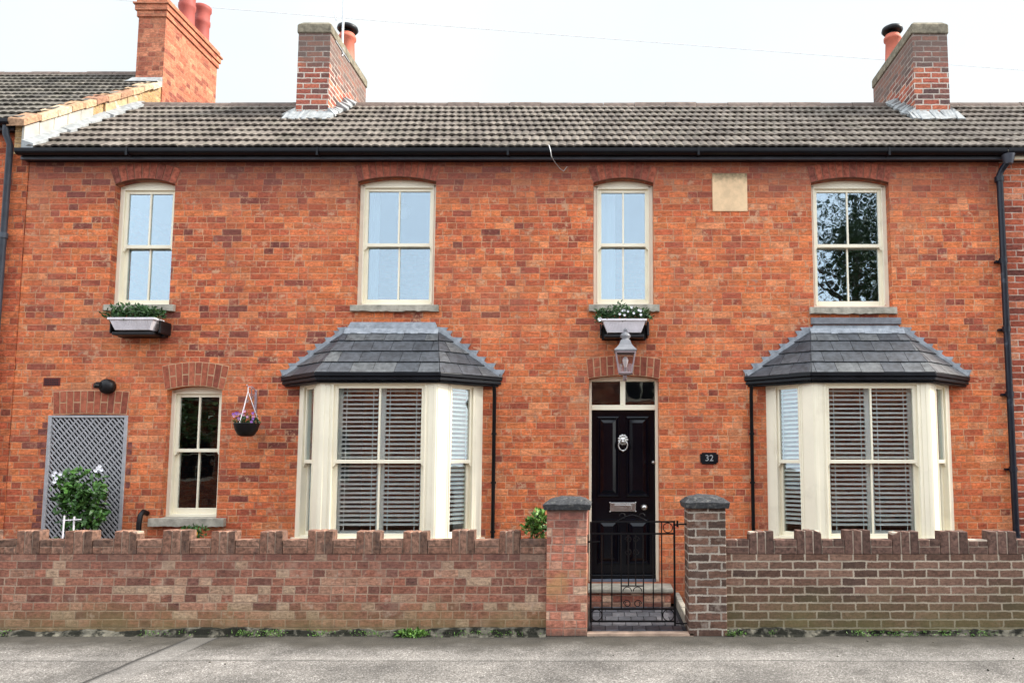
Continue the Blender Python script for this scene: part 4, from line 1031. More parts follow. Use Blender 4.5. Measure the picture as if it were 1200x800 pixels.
# ------------------------------------------------------------------ blank date stone, air brick, vents
x0, z1 = at(834.5, 203.5, YF); x1, z0 = at(876, 248, YF)
def stain(k, col, p):
    sp = k.n('ShaderNodeSeparateXYZ', 'X', Vector=p).node; Z = sp.outputs[2]
    f = k.mr(k.m('ADD', Z, k.m('MULTIPLY', k.noise(p, 22, 4, .6), .16)), z1 - .03, z1 + .08, 0, .85)
    return k.mix(f, col, (.13, .105, .06))
M['date'] = island_mat('date stone', [(0, (.74, .52, .31)), (1, (.74, .52, .31))], inner=.1, scale=7, bump=.25, extra=stain)
MB().box(x0, x1, YF - .012, YF + .05, z0, z1).build('date_stone', M['date'], house, bevel=.006)
x0, z1 = at(51.5, 442.5, YF); x1, z0 = at(70.5, 452, YF)
b = MB(); b.box(x0, x1, YF - .004, YF + .03, z0, z1)
for i in range(8):
    for j in range(3):
        xx = x0 + .016 + i * (x1 - x0 - .03) / 8; zz = z0 + .012 + j * (z1 - z0 - .02) / 3; b.box(xx, xx + .012, YF - .007, YF - .003, zz, zz + .014, 1)
b.build('air_brick', [M['aircol'], M['recess']], house)
vx, vz = at(124.5, 452.5, YF - .05)
v = empty('outdoor_light', (vx, YF - .05, vz), 'small round black lamp on the brick wall above the trellis', 'lamp')
b = MB()
prof = [(.05, .05), (.085, .045), (.088, .0), (.07, -.035), (.03, -.05)]; n = 20; vs = []
for rr_, q in prof:
    for i in range(n): t = 2 * math.pi * i / n; vs.append((vx + rr_ * math.cos(t), YF - .05 + q, vz + rr_ * math.sin(t)))
b.add(vs, [(i * n + j, i * n + (j + 1) % n, (i + 1) * n + (j + 1) % n, (i + 1) * n + j) for i in range(len(prof) - 1) for j in range(n)] + [tuple(4 * n + j for j in range(n))], 0, True)
b.build('housing', M['dark_plastic'], v)
b = MB(); b.box(vx - .085, vx - .03, YF - .11, YF - .04, vz - .02, vz + .045); b.tube([(vx - .06, YF - .1, vz), (vx - .085, YF - .13, vz + .005)], .03, 10); b.build('lamp_head', M['dark_plastic'], v, bevel=.006)

# ------------------------------------------------------------------ trellis
rq = random.Random(6); zq = .62; QM = island_mat('plum quoin brick', [(0, (.07, .035, .035)), (.5, (.17, .06, .05)), (1, (.30, .09, .06))], inner=.4)
def quoin(*a): MB().box(*a).build('quoin', QM, house)
while zq < 2.0:
    i_ = int(round(zq / .0755)); za = i_ * .0755 + .006; zb = za + .064
    wq = .10 if i_ % 2 else .055
    if rq.random() < .8: quoin(TR[0] - wq - .012, TR[0] - .012, YF - .003, YF + .02, za, zb)
    if rq.random() < .4: quoin(TR[1] + .012, TR[1] + .012 + .05, YF - .003, YF + .02, za, zb)
    zq += .0755
tx0, tx1 = TR[0] + .0, TR[1] - .0; tz0, tz1 = .12, TR[3]
MB().box(tx0 - .01, tx1 + .01, YF + .10, YF + .12, 0.1, tz1 + .03).build('recess_board', M['recess'], house)
tr = empty('trellis', ((tx0 + tx1) / 2, YF + .02, tz0), 'tall grey diagonal lattice panel filling the blocked doorway under the brick arch', 'trellis')
b = MB(); fwid = .04
b.box(tx0, tx0 + fwid, YF - .012, YF + .03, tz0, tz1); b.box(tx1 - fwid, tx1, YF - .012, YF + .03, tz0, tz1)
b.box(tx0 + fwid, tx1 - fwid, YF - .010, YF + .028, tz1 - fwid * .7, tz1); b.box(tx0 + fwid, tx1 - fwid, YF - .010, YF + .028, tz0, tz0 + fwid)
b.build('frame', M['trellis'], tr, bevel=.004)
def lattice(sg, y):
    b = MB(); A0, A1, B0, B1 = tx0 + fwid - .01, tx1 - fwid + .01, tz0 + fwid - .01, tz1 - fwid * .7 + .01
    step = .050 if sg < 0 else .10; slope = 1.12; c = -3.
    while c < 4:
        # z = B0 + c + sg*slope*(x-A0)
        pts = []
        for x in (A0, A1):
            z = B0 + c + sg * slope * (x - A0)
            if B0 <= z <= B1: pts.append((x, z))
        for z in (B0, B1):
            x = A0 + (z - B0 - c) / (sg * slope)
            if A0 < x < A1: pts.append((x, z))
        if len(pts) >= 2:
            pts.sort(); p, q = pts[0], pts[-1]
            if math.dist(p, q) > .03:
                b.bar((p[0], y, p[1]), (q[0], y, q[1]), .0165, .006)
        c += step * slope
    return b.build('lattice', M['trellis'], tr)
lattice(-1, YF + .002); lattice(1, YF + .012)

# ------------------------------------------------------------------ plants
def leaves(mb, pts, size, rnd, m=0, up=.3, asp=.5):
    for p in pts:
        s = size * rnd.uniform(.6, 1.25); d = Vector((rnd.gauss(0, 1), rnd.gauss(0, 1), rnd.gauss(up, .8))).normalized(); sd_ = d.orthogonal().normalized()
        sd_ = Matrix.Rotation(rnd.uniform(0, 6.28), 3, d) @ sd_; nn = d.cross(sd_) * s * .12; p = Vector(p)
        vs = [p, p + d * s * .5 + sd_ * s * asp * .5 + nn, p + d * s, p + d * s * .5 - sd_ * s * asp * .5 + nn, p + d * s * .5 - nn]
        mb.add(vs, [(0, 1, 4), (1, 2, 4), (2, 3, 4), (3, 0, 4)], m, False)
def ell(rnd, c, r, n, lo=.5):
    out = []
    while len(out) < n:
        v = Vector((rnd.gauss(0, 1), rnd.gauss(0, 1), rnd.gauss(0, 1))).normalized() * rnd.uniform(lo, 1) ** .6
        out.append((c[0] + v.x * r[0], c[1] + v.y * r[1], c[2] + v.z * r[2]))
    return out
def petals(par, c, r, rnd, m='petal', n=6):
    c = Vector(c); mb = MB()
    for i in range(n):
        t = 6.283 * i / n + rnd.uniform(-.2, .2); d = Vector((math.cos(t), -.45, math.sin(t))).normalized(); u = d.cross(Vector((0, 1, 0))).normalized()
        mb.add([c, c + d * r * .6 + u * r * .35, c + d * r, c + d * r * .6 - u * r * .35], [(0, 1, 2, 3)])
    return mb.build('flower', M[m], par, fixn=False)
rn = random.Random(21)
# rose bush in a pot in front of the trellis
bx = xat(95, 590, 8.3); bush = empty('potted_shrub', (bx, 8.3, 0), 'leafy green shrub with white flowers growing in front of the grey trellis', 'plant')
b = MB(); b.lathe([(.12, 0), (.17, .28), (.185, .28), (.185, .32), (.15, .32), (.14, .26)], (bx, 8.28, 0), 20); b.build('pot', M['pot'], bush)
b = MB()
for i in range(12):
    tx = bx + rn.uniform(-.28, .26); tz = rn.uniform(.8, 1.42); b.tube([(bx, 8.28, .26), (bx + (tx - bx) * .4, 8.27, .55), (tx, 8.3 + rn.uniform(-.05, .08), tz)], [.009, .007, .004], 5)
b.build('stem', M['bark'], bush)
b = MB(); pts = []
for px, py, rx, rz, n in ((80, 566, .09, .11, 70), (92, 575, .17, .15, 150), (108, 585, .14, .13, 120), (88, 592, .18, .14, 150), (106, 605, .18, .12, 150), (118, 570, .08, .12, 50), (75, 582, .09, .10, 50), (98, 616, .16, .10, 90), (92, 556, .13, .05, 35), (120, 600, .08, .08, 40)):
    x, z = at(px, py, 8.28); pts += ell(rn, (x, 8.27, z), (rx, .11, rz), n, .2)
pts = [q for q in pts if rn.random() < .62] + [(bx + rn.uniform(-.30, .28), 8.27 + rn.uniform(-.08, .08), rn.uniform(.75, 1.42)) for _ in range(40)]
leaves(b, pts, .085, rn, 0, .1, .6); b.build('leaf_mass', M['leaf'], bush, fixn=False)
b = MB()
for px, py in ((65, 556), (68, 560), (73, 555), (67, 553), (117, 548), (121, 550), (114, 551), (66, 564), (119, 546)):
    x, z = at(px, py, 8.2); petals(bush, (x, 8.18, z), .027, rn, 'petal', 7)
# white plant support stakes
sx_, sz_ = at(73, 628, 8.12)
stk = empty('plant_support', (sx_, 8.12, 0), 'white tubular plant stakes standing beside the leafy shrub by the trellis', 'plant support')
b = MB(); X1 = xat(75, 610, 8.12); X2 = xat(86, 610, 8.12); X3 = xat(94.5, 610, 8.12)
b.tube([(X1 - .015, 8.12, 0), (X1, 8.12, zat(604, 8.12))], .009, 8); b.tube([(X2, 8.13, 0), (X2, 8.13, zat(605, 8.12))], .009, 8)
b.build('stake', M['white_plastic'], stk)
b = MB(); b.tube([(X1 - .02, 8.125, zat(609.5, 8.12)), (X3, 8.125, zat(608.5, 8.12))], .006, 6); b.build('crossbar', M['white_plastic'], stk)
# black bent pipe near the lower window
hx_, hz2 = at(168, 600, 8.44)
b = MB(); b.tube([(hx_ + .01, 8.5, hz2 - .015), (hx_ + .005, 8.43, hz2 + .01), (hx_, 8.39, hz2 - .03), (hx_ - .005, 8.38, hz2 - .12), (hx_ - .01, 8.38, .05)], .027, 12)
tag(b.build('vent_pipe', M['dark_plastic']), 'short bent black pipe on the brick wall left of the lower sash window', 'pipe')
# shrub beside left pillar
gx_ = xat(628, 612, 7.45); sh = empty('small_shrub', (gx_, 7.45, 0), 'small glossy green shrub behind the front wall beside the pink brick pillar', 'shrub')
b = MB(); pts = []
for px, py, rx, rz, n in ((622, 617, .08, .07, 60), (632, 608, .07, .09, 70), (636, 616, .08, .09, 60), (628, 628, .1, .1, 50)):
    x, z = at(px, py, 7.45); pts += ell(rn, (x, 7.45, z), (rx, .1, rz), n, .2)
leaves(b, pts, .07, rn, 0, .5, .5); b.build('leaf_mass', M['leaf_light'], sh, fixn=False)
b = MB()
for i in range(7): b.tube([(gx_, 7.45, 0), (gx_ + rn.uniform(-.04, .04), 7.45, .5), (gx_ + rn.uniform(-.08, .1), 7.45 + rn.uniform(-.05, .05), 1.0)], [.008, .006, .003], 5)
b.build('stem', M['bark'], sh)
# yellow flowered plant under the lower window
fx, fz = at(229, 622, 8.2); fp = empty('flowering_plant', (fx, 8.2, 0), 'low green plant with orange flowers under the sill of the lower sash window', 'plant')
b = MB(); pts = ell(rn, (fx - .02, 8.2, fz), (.17, .1, .06), 110, .2) + ell(rn, (fx, 8.2, fz - .12), (.15, .1, .1), 60, .2)
leaves(b, pts, .05, rn, 0, .6); b.build('leaf_mass', M['leaf'], fp, fixn=False)
b = MB()
for i in range(6): b.tube([(fx + rn.uniform(-.05, .05), 8.2, 0), (fx + rn.uniform(-.1, .1), 8.2, fz)], .004, 5)
b.build('stem', M['leaf_deep'], fp)
b = MB()
for px, py in ((229, 625), (231, 624.5), (230, 627)):
    x, z = at(px, py, 8.08); petals(fp, (x, 8.06, z), .028, rn, 'petal_y', 8)

# window boxes
def window_box(px0, px1, pyt, pyb, label, seed, ctr, py_leaf):
    rnd = random.Random(seed); y = YF - .19
    x0, x1 = xat(px0, pyt, y - .08), xat(px1, pyt, y - .08); zt_, zb_ = zat(pyt, y - .08), zat(pyb, y - .08); xm = (x0 + x1) / 2
    wbx = empty('window_box', (xm, YF - .15, zb_), label, 'window box', 'flower boxes under the upstairs windows')
    b = MB(); hw = (x1 - x0) / 2; n = 26
    ins = .065
    b.hexa([(x0 + ins, y - .05, zb_), (x1 - ins, y - .05, zb_), (x1 - ins, y + .07, zb_), (x0 + ins, y + .07, zb_)], [(x0 + .015, y - .08, zt_ - .02), (x1 - .015, y - .08, zt_ - .02), (x1 - .015, y + .09, zt_ - .02), (x0 + .015, y + .09, zt_ - .02)])
    for i in range(n):
        t = (i + .5) / n; xb = x0 + ins + (x1 - x0 - 2 * ins) * t; xt = x0 + .02 + (x1 - x0 - .04) * t; w_ = .0045
        b.hexa([(xb - w_, y - .057, zb_), (xb + w_, y - .057, zb_), (xb + w_, y - .045, zb_), (xb - w_, y - .045, zb_)], [(xt - w_, y - .087, zt_ - .021), (xt + w_, y - .087, zt_ - .021), (xt + w_, y - .075, zt_ - .021), (xt - w_, y - .075, zt_ - .021)])
    for q in ((x0, x1, y - .095, y - .08), (x0, x1, y + .08, y + .095), (x0, x0 + .015, y - .08, y + .08), (x1 - .015, x1, y - .08, y + .08)): b.box(q[0], q[1], q[2], q[3], zt_ - .022, zt_)
    b.build('planter', M['white_plastic'], wbx, bevel=.002)
    MB().box(x0 + .02, x1 - .02, y - .075, y + .08, zt_ - .03, zt_ - .012).build('soil', M['earth'], wbx)
    b = MB(); e_ = .045        # wrought bracket / tray behind
    b.box(x0 + .0, x1 - .0, y + .10, YF - .004, zb_ - .055, zt_ - .03)
    b.box(x0 + .03, x1 - .03, y - .05, YF - .01, zb_ - .055, zb_ - .02)
    b.box(x1 + .004, x1 + .03, y - .02, YF - .004, zb_ - .03, zt_ - .02); b.box(x0 - .02, x0 - .004, y - .02, YF - .004, zb_ - .03, zt_ - .05)
    b.build('bracket', M['dark_plastic'], wbx, bevel=.012)
    b = MB(); pts = []
    for i in range(9):
        t = i / 8; xx = x0 - .02 + (x1 - x0 + .0) * t; hgt = .06 + .09 * (1 - abs(t - ctr) * 1.5) * rnd.uniform(.7, 1.2)
        pts += ell(rnd, (xx, y, zt_ + hgt * .5), (.08, .10, max(.04, hgt * .95)), 90, .1)
    leaves(b, pts, .052, rnd, 0, .5, .45); b.build('leaf_mass', M['leaf_deep'], wbx, fixn=False)
    return wbx
window_box(126.5, 182, 372, 386, 'pale ribbed flower box full of green leaves under the leftmost upstairs window', 4, .45, 352)
wb2 = window_box(705, 758, 373.5, 389, 'pale ribbed flower box with white blooms under the window above the front door', 8, .5, 355)
b = MB(); rnd = random.Random(2)
for i in range(10):
    x, z = at(rnd.uniform(710, 753), rnd.uniform(358, 369), 8.2); petals(wb2, (x, 8.21, z), .018, rnd, 'petal', 6)
x, z = at(703, 374, 8.22); petals(wb2, (x, 8.22, z), .03, rnd)

# hanging basket
bx_, bz_ = at(289, 497, 8.28); hb = empty('hanging_basket', (bx_, 8.28, bz_), 'black hanging basket of purple flowers right of the lower sash window', 'hanging basket')
r_ = .135
b = MB(); b.lathe([(.055, -.135), (.085, -.12), (.115, -.07), (.135, 0), (.14, .012), (.128, .012), (.12, 0)], (bx_, 8.28, bz_), 20, smooth=True); b.build('bowl', M['dark_plastic'], hb)
b = MB(); topz = bz_ + .37
for k_ in range(3):
    t = 2.1 * k_ + .4; b.tube([(bx_ + .13 * math.cos(t), 8.28 + .13 * math.sin(t), bz_ + .01), (bx_, 8.28, topz)], .004, 5)
b.tube([(bx_, 8.28, topz - .01), (bx_, 8.28, topz + .05)], .005, 5); b.build('chain', M['white_plastic'], hb)
b = MB(); pts = ell(rn, (bx_, 8.28, bz_ + .035), (.14, .12, .07), 190, .2); leaves(b, pts, .04, rn, 0, .5); b.build('leaf_mass', M['leaf_deep'], hb, fixn=False)
b = MB()
for i in range(16): petals(hb, (bx_ + rn.uniform(-.13, .12), 8.17 + rn.uniform(-.02, .05), bz_ + .07 + rn.uniform(-.05, .08)), .02, rn, ('petal_p', 'petal_pk')[i % 2], 6)
# its wall bracket
px2, pz2 = at(300, 470, YF); br = empty('basket_bracket', (px2, YF, pz2), 'ornate pale iron wall bracket holding the hanging basket', 'bracket')
b = MB(); b.box(px2 - .012, px2 + .012, YF - .014, YF - .001, pz2 - .13, pz2 + .13)
top = (bx_, 8.28, topz + .05)
b.tube([(px2, YF - .01, pz2 + .11), ((px2 + bx_) / 2, 8.39, topz + .06), top, (bx_ - .01, 8.26, topz + .07)], .006, 6)
b.tube([(px2, YF - .01, pz2 - .11), (px2 - .02, 8.44, pz2 - .03), (bx_ + .02, 8.32, topz + .04)], .006, 6)
for k_, rr_ in ((.0, .035), (.06, .022)):
    cc = Vector((px2 - .03 + k_ * -.3, 8.45 - k_, pz2 + .05 - k_))
    b.tube([tuple(cc + Vector((rr_ * (1 - i / 22) * math.cos(i * .5) * .5, rr_ * (1 - i / 22) * math.cos(i * .5), rr_ * (1 - i / 22) * math.sin(i * .5)))) for i in range(18)], .004, 5)
b.build('scroll', plain('pale iron', (.35, .27, .3), .5, .2), br)

# ------------------------------------------------------------------ lantern over the door
lx, lzb = at(733, 439, 8.22); ly = 8.24
lan = empty('wall_lantern', (lx, ly, lzb), 'four sided glass lantern with a grey pointed top above the front door', 'lantern')
zr = zat(411, ly); z4 = zat(438, ly); zneck = zat(397.5, ly); ztip = zat(388.5, ly)
b = MB(); b.lathe([(.175, 0), (.175, .014), (.15, .03), (.10, .075), (.075, .125), (.07, .13)], (lx, ly, zr - .012), 4, smooth=False, rot=R(45))
b.lathe([(.05, 0), (.045, .018), (.036, .022), (.058, .045), (.06, .06), (.045, .085), (.016, .1), (.012, .112), (.02, .12), (.016, .135), (.004, .145)], (lx, ly, zneck - .02), 16)
b.build('canopy', M['gas'] if False else plain('grey lantern top', (.2, .2, .21), .5, .2, 12), lan)
b = MB(); ht, hb_ = .108, .068; zt2 = zr - .013
for sx in (-1, 1):
    for sy in (-1, 1): b.bar((lx + sx * ht, ly + sy * ht, zt2), (lx + sx * hb_, ly + sy * hb_, z4), .015, .015)
for z_, h_, q in ((zt2 - .02, ht - .002, .02), (z4, hb_, .018)):
    for s in (-1, 1):
        b.box(lx - h_ - .008, lx + h_ + .008, ly + s * h_ - .008, ly + s * h_ + .008, z_, z_ + q)
        b.box(lx + s * h_ - .007, lx + s * h_ + .007, ly - h_, ly + h_, z_ + .001, z_ + q - .001)
b.box(lx - .05, lx + .05, ly - .05, ly + .05, z4 - .012, z4 - .001)
b.build('frame', M['pinkgrey'], lan, bevel=.002)
b = MB(); i_ = .004
for sx, sy, ex, ey in ((-1, -1, 1, -1), (-1, 1, 1, 1), (-1, -1, -1, 1), (1, -1, 1, 1)):
    b.add([(lx + sx * (hb_ - i_), ly + sy * (hb_ - i_), z4 + .01), (lx + ex * (hb_ - i_), ly + ey * (hb_ - i_), z4 + .01), (lx + ex * (ht - i_), ly + ey * (ht - i_), zt2 - .01), (lx + sx * (ht - i_), ly + sy * (ht - i_), zt2 - .01)], [(0, 1, 2, 3)])
b.build('pane', M['glass_clear'], lan, fixn=False)
b = MB(); b.lathe([(.012, 0), (.018, .02), (.03, .06), (.034, .085), (.022, .115), (.004, .125)], (lx, ly, z4 + .07), 14); b.build('bulb', plain('frosted bulb', (.85, .8, .8), .2, .02), lan)
MB().lathe([(.02, 0), (.018, .075)], (lx, ly, z4 + .0), 10).build('lamp_holder', M['pinkgrey'], lan)
b = MB(); b.tube([(lx, ly, z4 - .01), (lx, ly + .02, z4 - .05), (lx, ly + .1, z4 - .06), (lx, YF - .01, z4 - .02)], .011, 8); b.tube([(lx, ly + .0, z4 - .015), (lx, ly, z4 - .045)], .016, 8)
b.box(lx - .02, lx + .02, YF - .012, YF - .001, z4 - .05, z4 + .06); b.build('bracket', M['pinkgrey'], lan)

# ------------------------------------------------------------------ number plaque
nx0, nz1 = at(820.5, 530, YF); nx1, nz0 = at(841.5, 543.5, YF); nxm, nzm = (nx0 + nx1) / 2, (nz0 + nz1) / 2
npl = empty('house_number', (nxm, YF - .01, nzm), 'small black plaque reading 32 on the brick right of the front door', 'sign')
b = MB(); hw, hh_ = (nx1 - nx0) / 2, (nz1 - nz0) / 2; c = .018
b.prism_xz([(nxm - hw, nzm - hh_ + c), (nxm - hw + c, nzm - hh_ + c), (nxm - hw + c, nzm - hh_), (nxm + hw - c, nzm - hh_), (nxm + hw - c, nzm - hh_ + c), (nxm + hw, nzm - hh_ + c), (nxm + hw, nzm + hh_ - c), (nxm + hw - c, nzm + hh_ - c), (nxm + hw - c, nzm + hh_), (nxm - hw + c, nzm + hh_), (nxm - hw + c, nzm + hh_ - c), (nxm - hw, nzm + hh_ - c)], YF - .014, YF - .001)
b.build('plate', M['black'], npl, bevel=.002)
cu = bpy.data.curves.new('n', 'FONT'); cu.body = '32'; cu.size = .10; cu.align_x = 'CENTER'; cu.align_y = 'CENTER'; cu.extrude = .001
to = bpy.data.objects.new('n', cu); COL.objects.link(to)
me = bpy.data.meshes.new_from_object(to.evaluated_get(bpy.context.evaluated_depsgraph_get())); bpy.data.objects.remove(to); me.name = 'numeral'
me.transform(Matrix.Rotation(R(90), 4, 'X')); me.materials.clear(); me.materials.append(plain('numeral paint', (.34, .34, .34), .5, .03))
no = bpy.data.objects.new('numeral', me); COL.objects.link(no); no.parent = npl; no.location = (0, -.006, 0)

# ------------------------------------------------------------------ front walls
WY0, WY1 = 7.0, 7.12
def px_at_wall(px, py=640): return xat(px, py, WY0)
zcren, zmer = zat(631.5, WY0), zat(621.5, WY0); zsold = zat(649, WY0)
def merlon(parent, x0, x1, right, rnd):
    b = MB(); n = 3; w_ = (x1 - x0); m1 = .008
    dh = rnd.uniform(-.008, .006)
    b.box(x0 + .004, x1 - .004, WY0 + .006, WY1 - .006, zsold, zmer - .008 + dh, 1)
    for i in range(n):
        a_ = x0 + w_ * i / n + (m1 / 2 if i else 0); c_ = x0 + w_ * (i + 1) / n - (m1 / 2 if i < n - 1 else 0)
        jt = [rnd.uniform(-.006, .004) for _ in range(4)]
        tp = zmer + dh
        chip = rnd.random() < (.35 if right else .12) and i in (0, n - 1)
        q = .03 if chip else 0
        zl = tp - (q if chip and i == 0 else 0); zr_ = tp - (q if chip and i == n - 1 else 0)
        b.hexa([(a_, WY0 - .001, zsold), (c_, WY0 - .001, zsold), (c_, WY1 + .004, zsold), (a_, WY1 + .004, zsold)],
               [(a_ + .002, WY0 - .004 + abs(jt[0]), zl + jt[0]), (c_ - .002, WY0 - .004 + abs(jt[1]), zr_ + jt[1]), (c_ - .002, WY1, zr_ + jt[2]), (a_ + .002, WY1, zl + jt[3])])
    b.build('merlon', [M['soldier_right' if right else 'soldier'], M['mortar_pale' if right else 'mortar']], parent, bevel=.006)
def crenel(parent, x0, x1, right, rnd):
    b = MB(); b.box(x0, x1, WY0 + .004, WY1 - .004, zsold, zcren - .006, 1)
    zz = zsold; hh_ = (zcren - zsold) / 2
    for r_ in range(2):
        z0 = zsold + hh_ * r_ + .004; z1 = zsold + hh_ * (r_ + 1) - .004
        xa = x0 + .004
        if rnd.random() < .3: cuts = [(xa, xa + (x1 - x0) * .47), (xa + (x1 - x0) * .5, x1 - .004)]
        else: cuts = [(xa, x1 - .004)]
        if right and r_ == 1 and rnd.random() < .4: z1 -= .015
        for a_, c_ in cuts: b.box(a_, c_, WY0 - .001 - rnd.random() * .004, WY1, z0, z1)
    b.build('coping', [M['soldier_right' if right else 'soldier'], M['mortar_pale' if right else 'mortar']], parent, bevel=.005)
PL = (px_at_wall(641), px_at_wall(688)); PR = (px_at_wall(806), px_at_wall(850))
wl = empty('front_wall', (-3.9, WY0, 0), 'long low pinkish brick garden wall with castellated top left of the gate', 'wall')
lw0 = -8.6
MB().box(lw0, PL[0] - .002, WY0, WY1, .0, zsold - .001).build('brickwork', M['wall_left'], wl)
rnd = random.Random(31)
mer = [(19, 46), (75, 108), (133, 160), (190, 222), (247, 275.5), (304, 331), (360, 390), (417, 445.5), (472, 501), (529, 556), (585, 609)]
x = px_at_wall(19) - .45
ml = [(x - .45, x - .21), (x, x + .24)]
ml = [(px_at_wall(a_), px_at_wall(b_)) for a_, b_ in mer]
pre = []
x = ml[0][0] - .45
while x > lw0 + .3: pre.append((x, x + .23)); x -= .45
ml = pre[::-1] + ml; prev = lw0
for a_, b_ in ml:
    if a_ > prev: crenel(wl, prev, a_ - .002, False, rnd)
    merlon(wl, a_, b_, False, rnd); prev = b_ + .002
crenel(wl, prev, PL[0] - .002, False, rnd)
wr_ = empty('front_wall', (3.2, WY0, 0), 'low dark brown brick garden wall with pale mortar and castellated top right of the gate', 'wall')
rw1 = 8.0
MB().box(PR[1] + .002, rw1, WY0, WY1, 0, zsold - .001).build('brickwork', M['wall_right'], wr_)
mer = [(878, 907), (934, 963), (990, 1020.5), (1046, 1077), (1102, 1135), (1158, 1192)]
ml = [(px_at_wall(a_), px_at_wall(b_)) for a_, b_ in mer]; x = ml[-1][1] + .22
while x < rw1 - .3: ml.append((x, x + .24)); x += .45
prev = PR[1] + .002
for a_, b_ in ml:
    crenel(wr_, prev, a_ - .002, True, rnd); merlon(wr_, a_, b_, True, rnd); prev = b_ + .002
crenel(wr_, prev, rw1, True, rnd)
# pillars
def pillar(x0, x1, mat, label, yf, ztop, seed):
    p = empty('gate_pillar', ((x0 + x1) / 2, yf + .17, 0), label, 'pillar', 'brick pillars either side of the gate')
    zc = ztop - .125; MB().box(x0, x1, yf, yf + .35, 0, zc).build('shaft', M[mat], p, bevel=.006)
    c = MB(); e_ = .042; cx_ = (x0 + x1) / 2; cy_ = yf + .175; rd = random.Random(seed); n = 9
    # slightly domed worn concrete cap
    vs = []; hx2 = (x1 - x0) / 2 + e_; hy2 = .175 + e_
    for j in range(n):
        for i in range(n):
            u, v = i / (n - 1) * 2 - 1, j / (n - 1) * 2 - 1
            edge = max(abs(u), abs(v)); z = zc + .055 + .07 * (1 - edge ** 2) ** .7 + rd.uniform(-.005, .005)
            vs.append((cx_ + u * hx2 * (1 - .02 * rd.random()), cy_ + v * hy2 * (1 - .02 * rd.random()), z))
    fs = [(j * n + i, j * n + i + 1, (j + 1) * n + i + 1, (j + 1) * n + i) for j in range(n - 1) for i in range(n - 1)]
    per = [i for i in range(n)] + [j * n + n - 1 for j in range(1, n)] + [(n - 1) * n + i for i in range(n - 2, -1, -1)] + [j * n for j in range(n - 2, 0, -1)]
    k0 = len(vs); vs += [(cx_ + (vs[i][0] - cx_) * .95, cy_ + (vs[i][1] - cy_) * .95, zc + .001) for i in per]
    m_ = len(per); fs += [(per[i], k0 + i, k0 + (i + 1) % m_, per[(i + 1) % m_]) for i in range(m_)] + [tuple(k0 + i for i in range(m_))]
    c.add(vs, fs); c.build('cap', M['capstone'], p, bevel=.004)
    return p
M['capstone'] = plain('weathered concrete cap', (.045, .046, .048), .95, .5, 40, 1., .2, dirt=((.17, .165, .15), .54, .66, .6))
pL = pillar(PL[0], PL[1], 'pillar_left', 'pinkish brick pillar with a dark cap left of the iron gate', WY0 - .045, zat(581.5, WY0 - .04), 1)
pR = pillar(PR[0], PR[1], 'pillar_right', 'dark brown brick pillar with a dark cap right of the iron gate', WY0 - .045, zat(579.5, WY0 - .04), 2)
# rough footing with dirt, and moss
M['footing'] = plain('rough footing', (.12, .11, .085), .95, .5, 14, 1., .2, dirt=((.012, .012, .008), .42, .52, .97))
def footing(x0, x1, name, seed):
    rd = random.Random(seed); b = MB(); n = int((x1 - x0) / .035); vs = []; yo = 0; zo = 0
    for i in range(n + 1):
        x = x0 + (x1 - x0) * i / n
        yo += rd.uniform(-.012, .012); yo = max(-.02, min(.03, yo)); zo += rd.uniform(-.008, .008); zo = max(-.022, min(.022, zo))
        vs += [(x, WY0 - .03 - yo - .03, -.01), (x, WY0 - .025 - yo, .012 + rd.uniform(0, .012)), (x, WY0 - .012 - max(0, yo), .045 + zo + rd.uniform(-.006, .006)), (x, WY0 + .02, .055 + zo)]
    fs = [(i * 4 + j, i * 4 + j + 1, (i + 1) * 4 + j + 1, (i + 1) * 4 + j) for i in range(n) for j in range(3)]
    b.add(vs, fs); return b
footing(lw0, PL[0] + .0, 'footing', 1).build('footing', M['footing'], wl, fixn=False)
footing(PR[1], rw1, 'footing', 2).build('footing', M['footing'], wr_, fixn=False)
# weeds and moss at the foot
b = MB(); rd = random.Random(44); pts = []; lp_ = []
for px, n, wd in ((2, 30, .12), (300, 120, .22), (322, 60, .1), (285, 40, .06), (375, 40, .1), (430, 60, .22), (540, 50, .25), (575, 50, .15), (860, 60, .1), (905, 25, .06), (1010, 60, .12), (1060, 90, .28), (1110, 60, .2), (1150, 60, .14), (745, 0, .1), (600, 40, .2), (205, 40, .3), (175, 20, .1)):
    xx = xat(px, 743, WY0 - .05)
    for _ in range(n):
        y_ = WY0 - .04 - abs(rd.gauss(0, .018)); pts.append((xx + rd.gauss(0, wd * .5), y_, rd.uniform(.0, .05)))
leaves(b, pts, .022, rd, 0, .8, .45)
tag(b.build('weeds', M['leaf_light'], fixn=False), 'scattered moss and tiny weeds along the foot of the front wall', 'weeds', kind='stuff')
b = MB(); wx = xat(483, 744, WY0 - .06); pts = [(wx + max(-.13, min(.13, rd.gauss(0, .07))), WY0 - .06 - abs(rd.gauss(0, .02)), rd.uniform(0, .05)) for _ in range(170)]
leaves(b, pts, .05, rd, 0, .7, .4)
tag(b.build('weed_clump', M['leaf_light'], fixn=False), 'bright green weed clump growing at the foot of the pink wall', 'weed')
b = MB()
for i in range(28):      # grit and small stones
    xx = rd.uniform(-6.5, 4.5); yy = rd.choice((rd.uniform(6.75, 6.95), rd.uniform(5.6, 6.9))); s = rd.uniform(.004, .010)
    b.hexa([(xx - s, yy - s, 0), (xx + s, yy - s * .8, 0), (xx + s, yy + s, 0), (xx - s * .8, yy + s, 0)], [(xx - s * .5, yy - s * .6, s), (xx + s * .6, yy - s * .5, s * .9), (xx + s * .5, yy + s * .5, s), (xx - s * .5, yy + s * .5, s * 1.1)])
tag(b.build('grit', M['footing']), 'loose grit and small stones on the pavement', 'grit', kind='stuff')

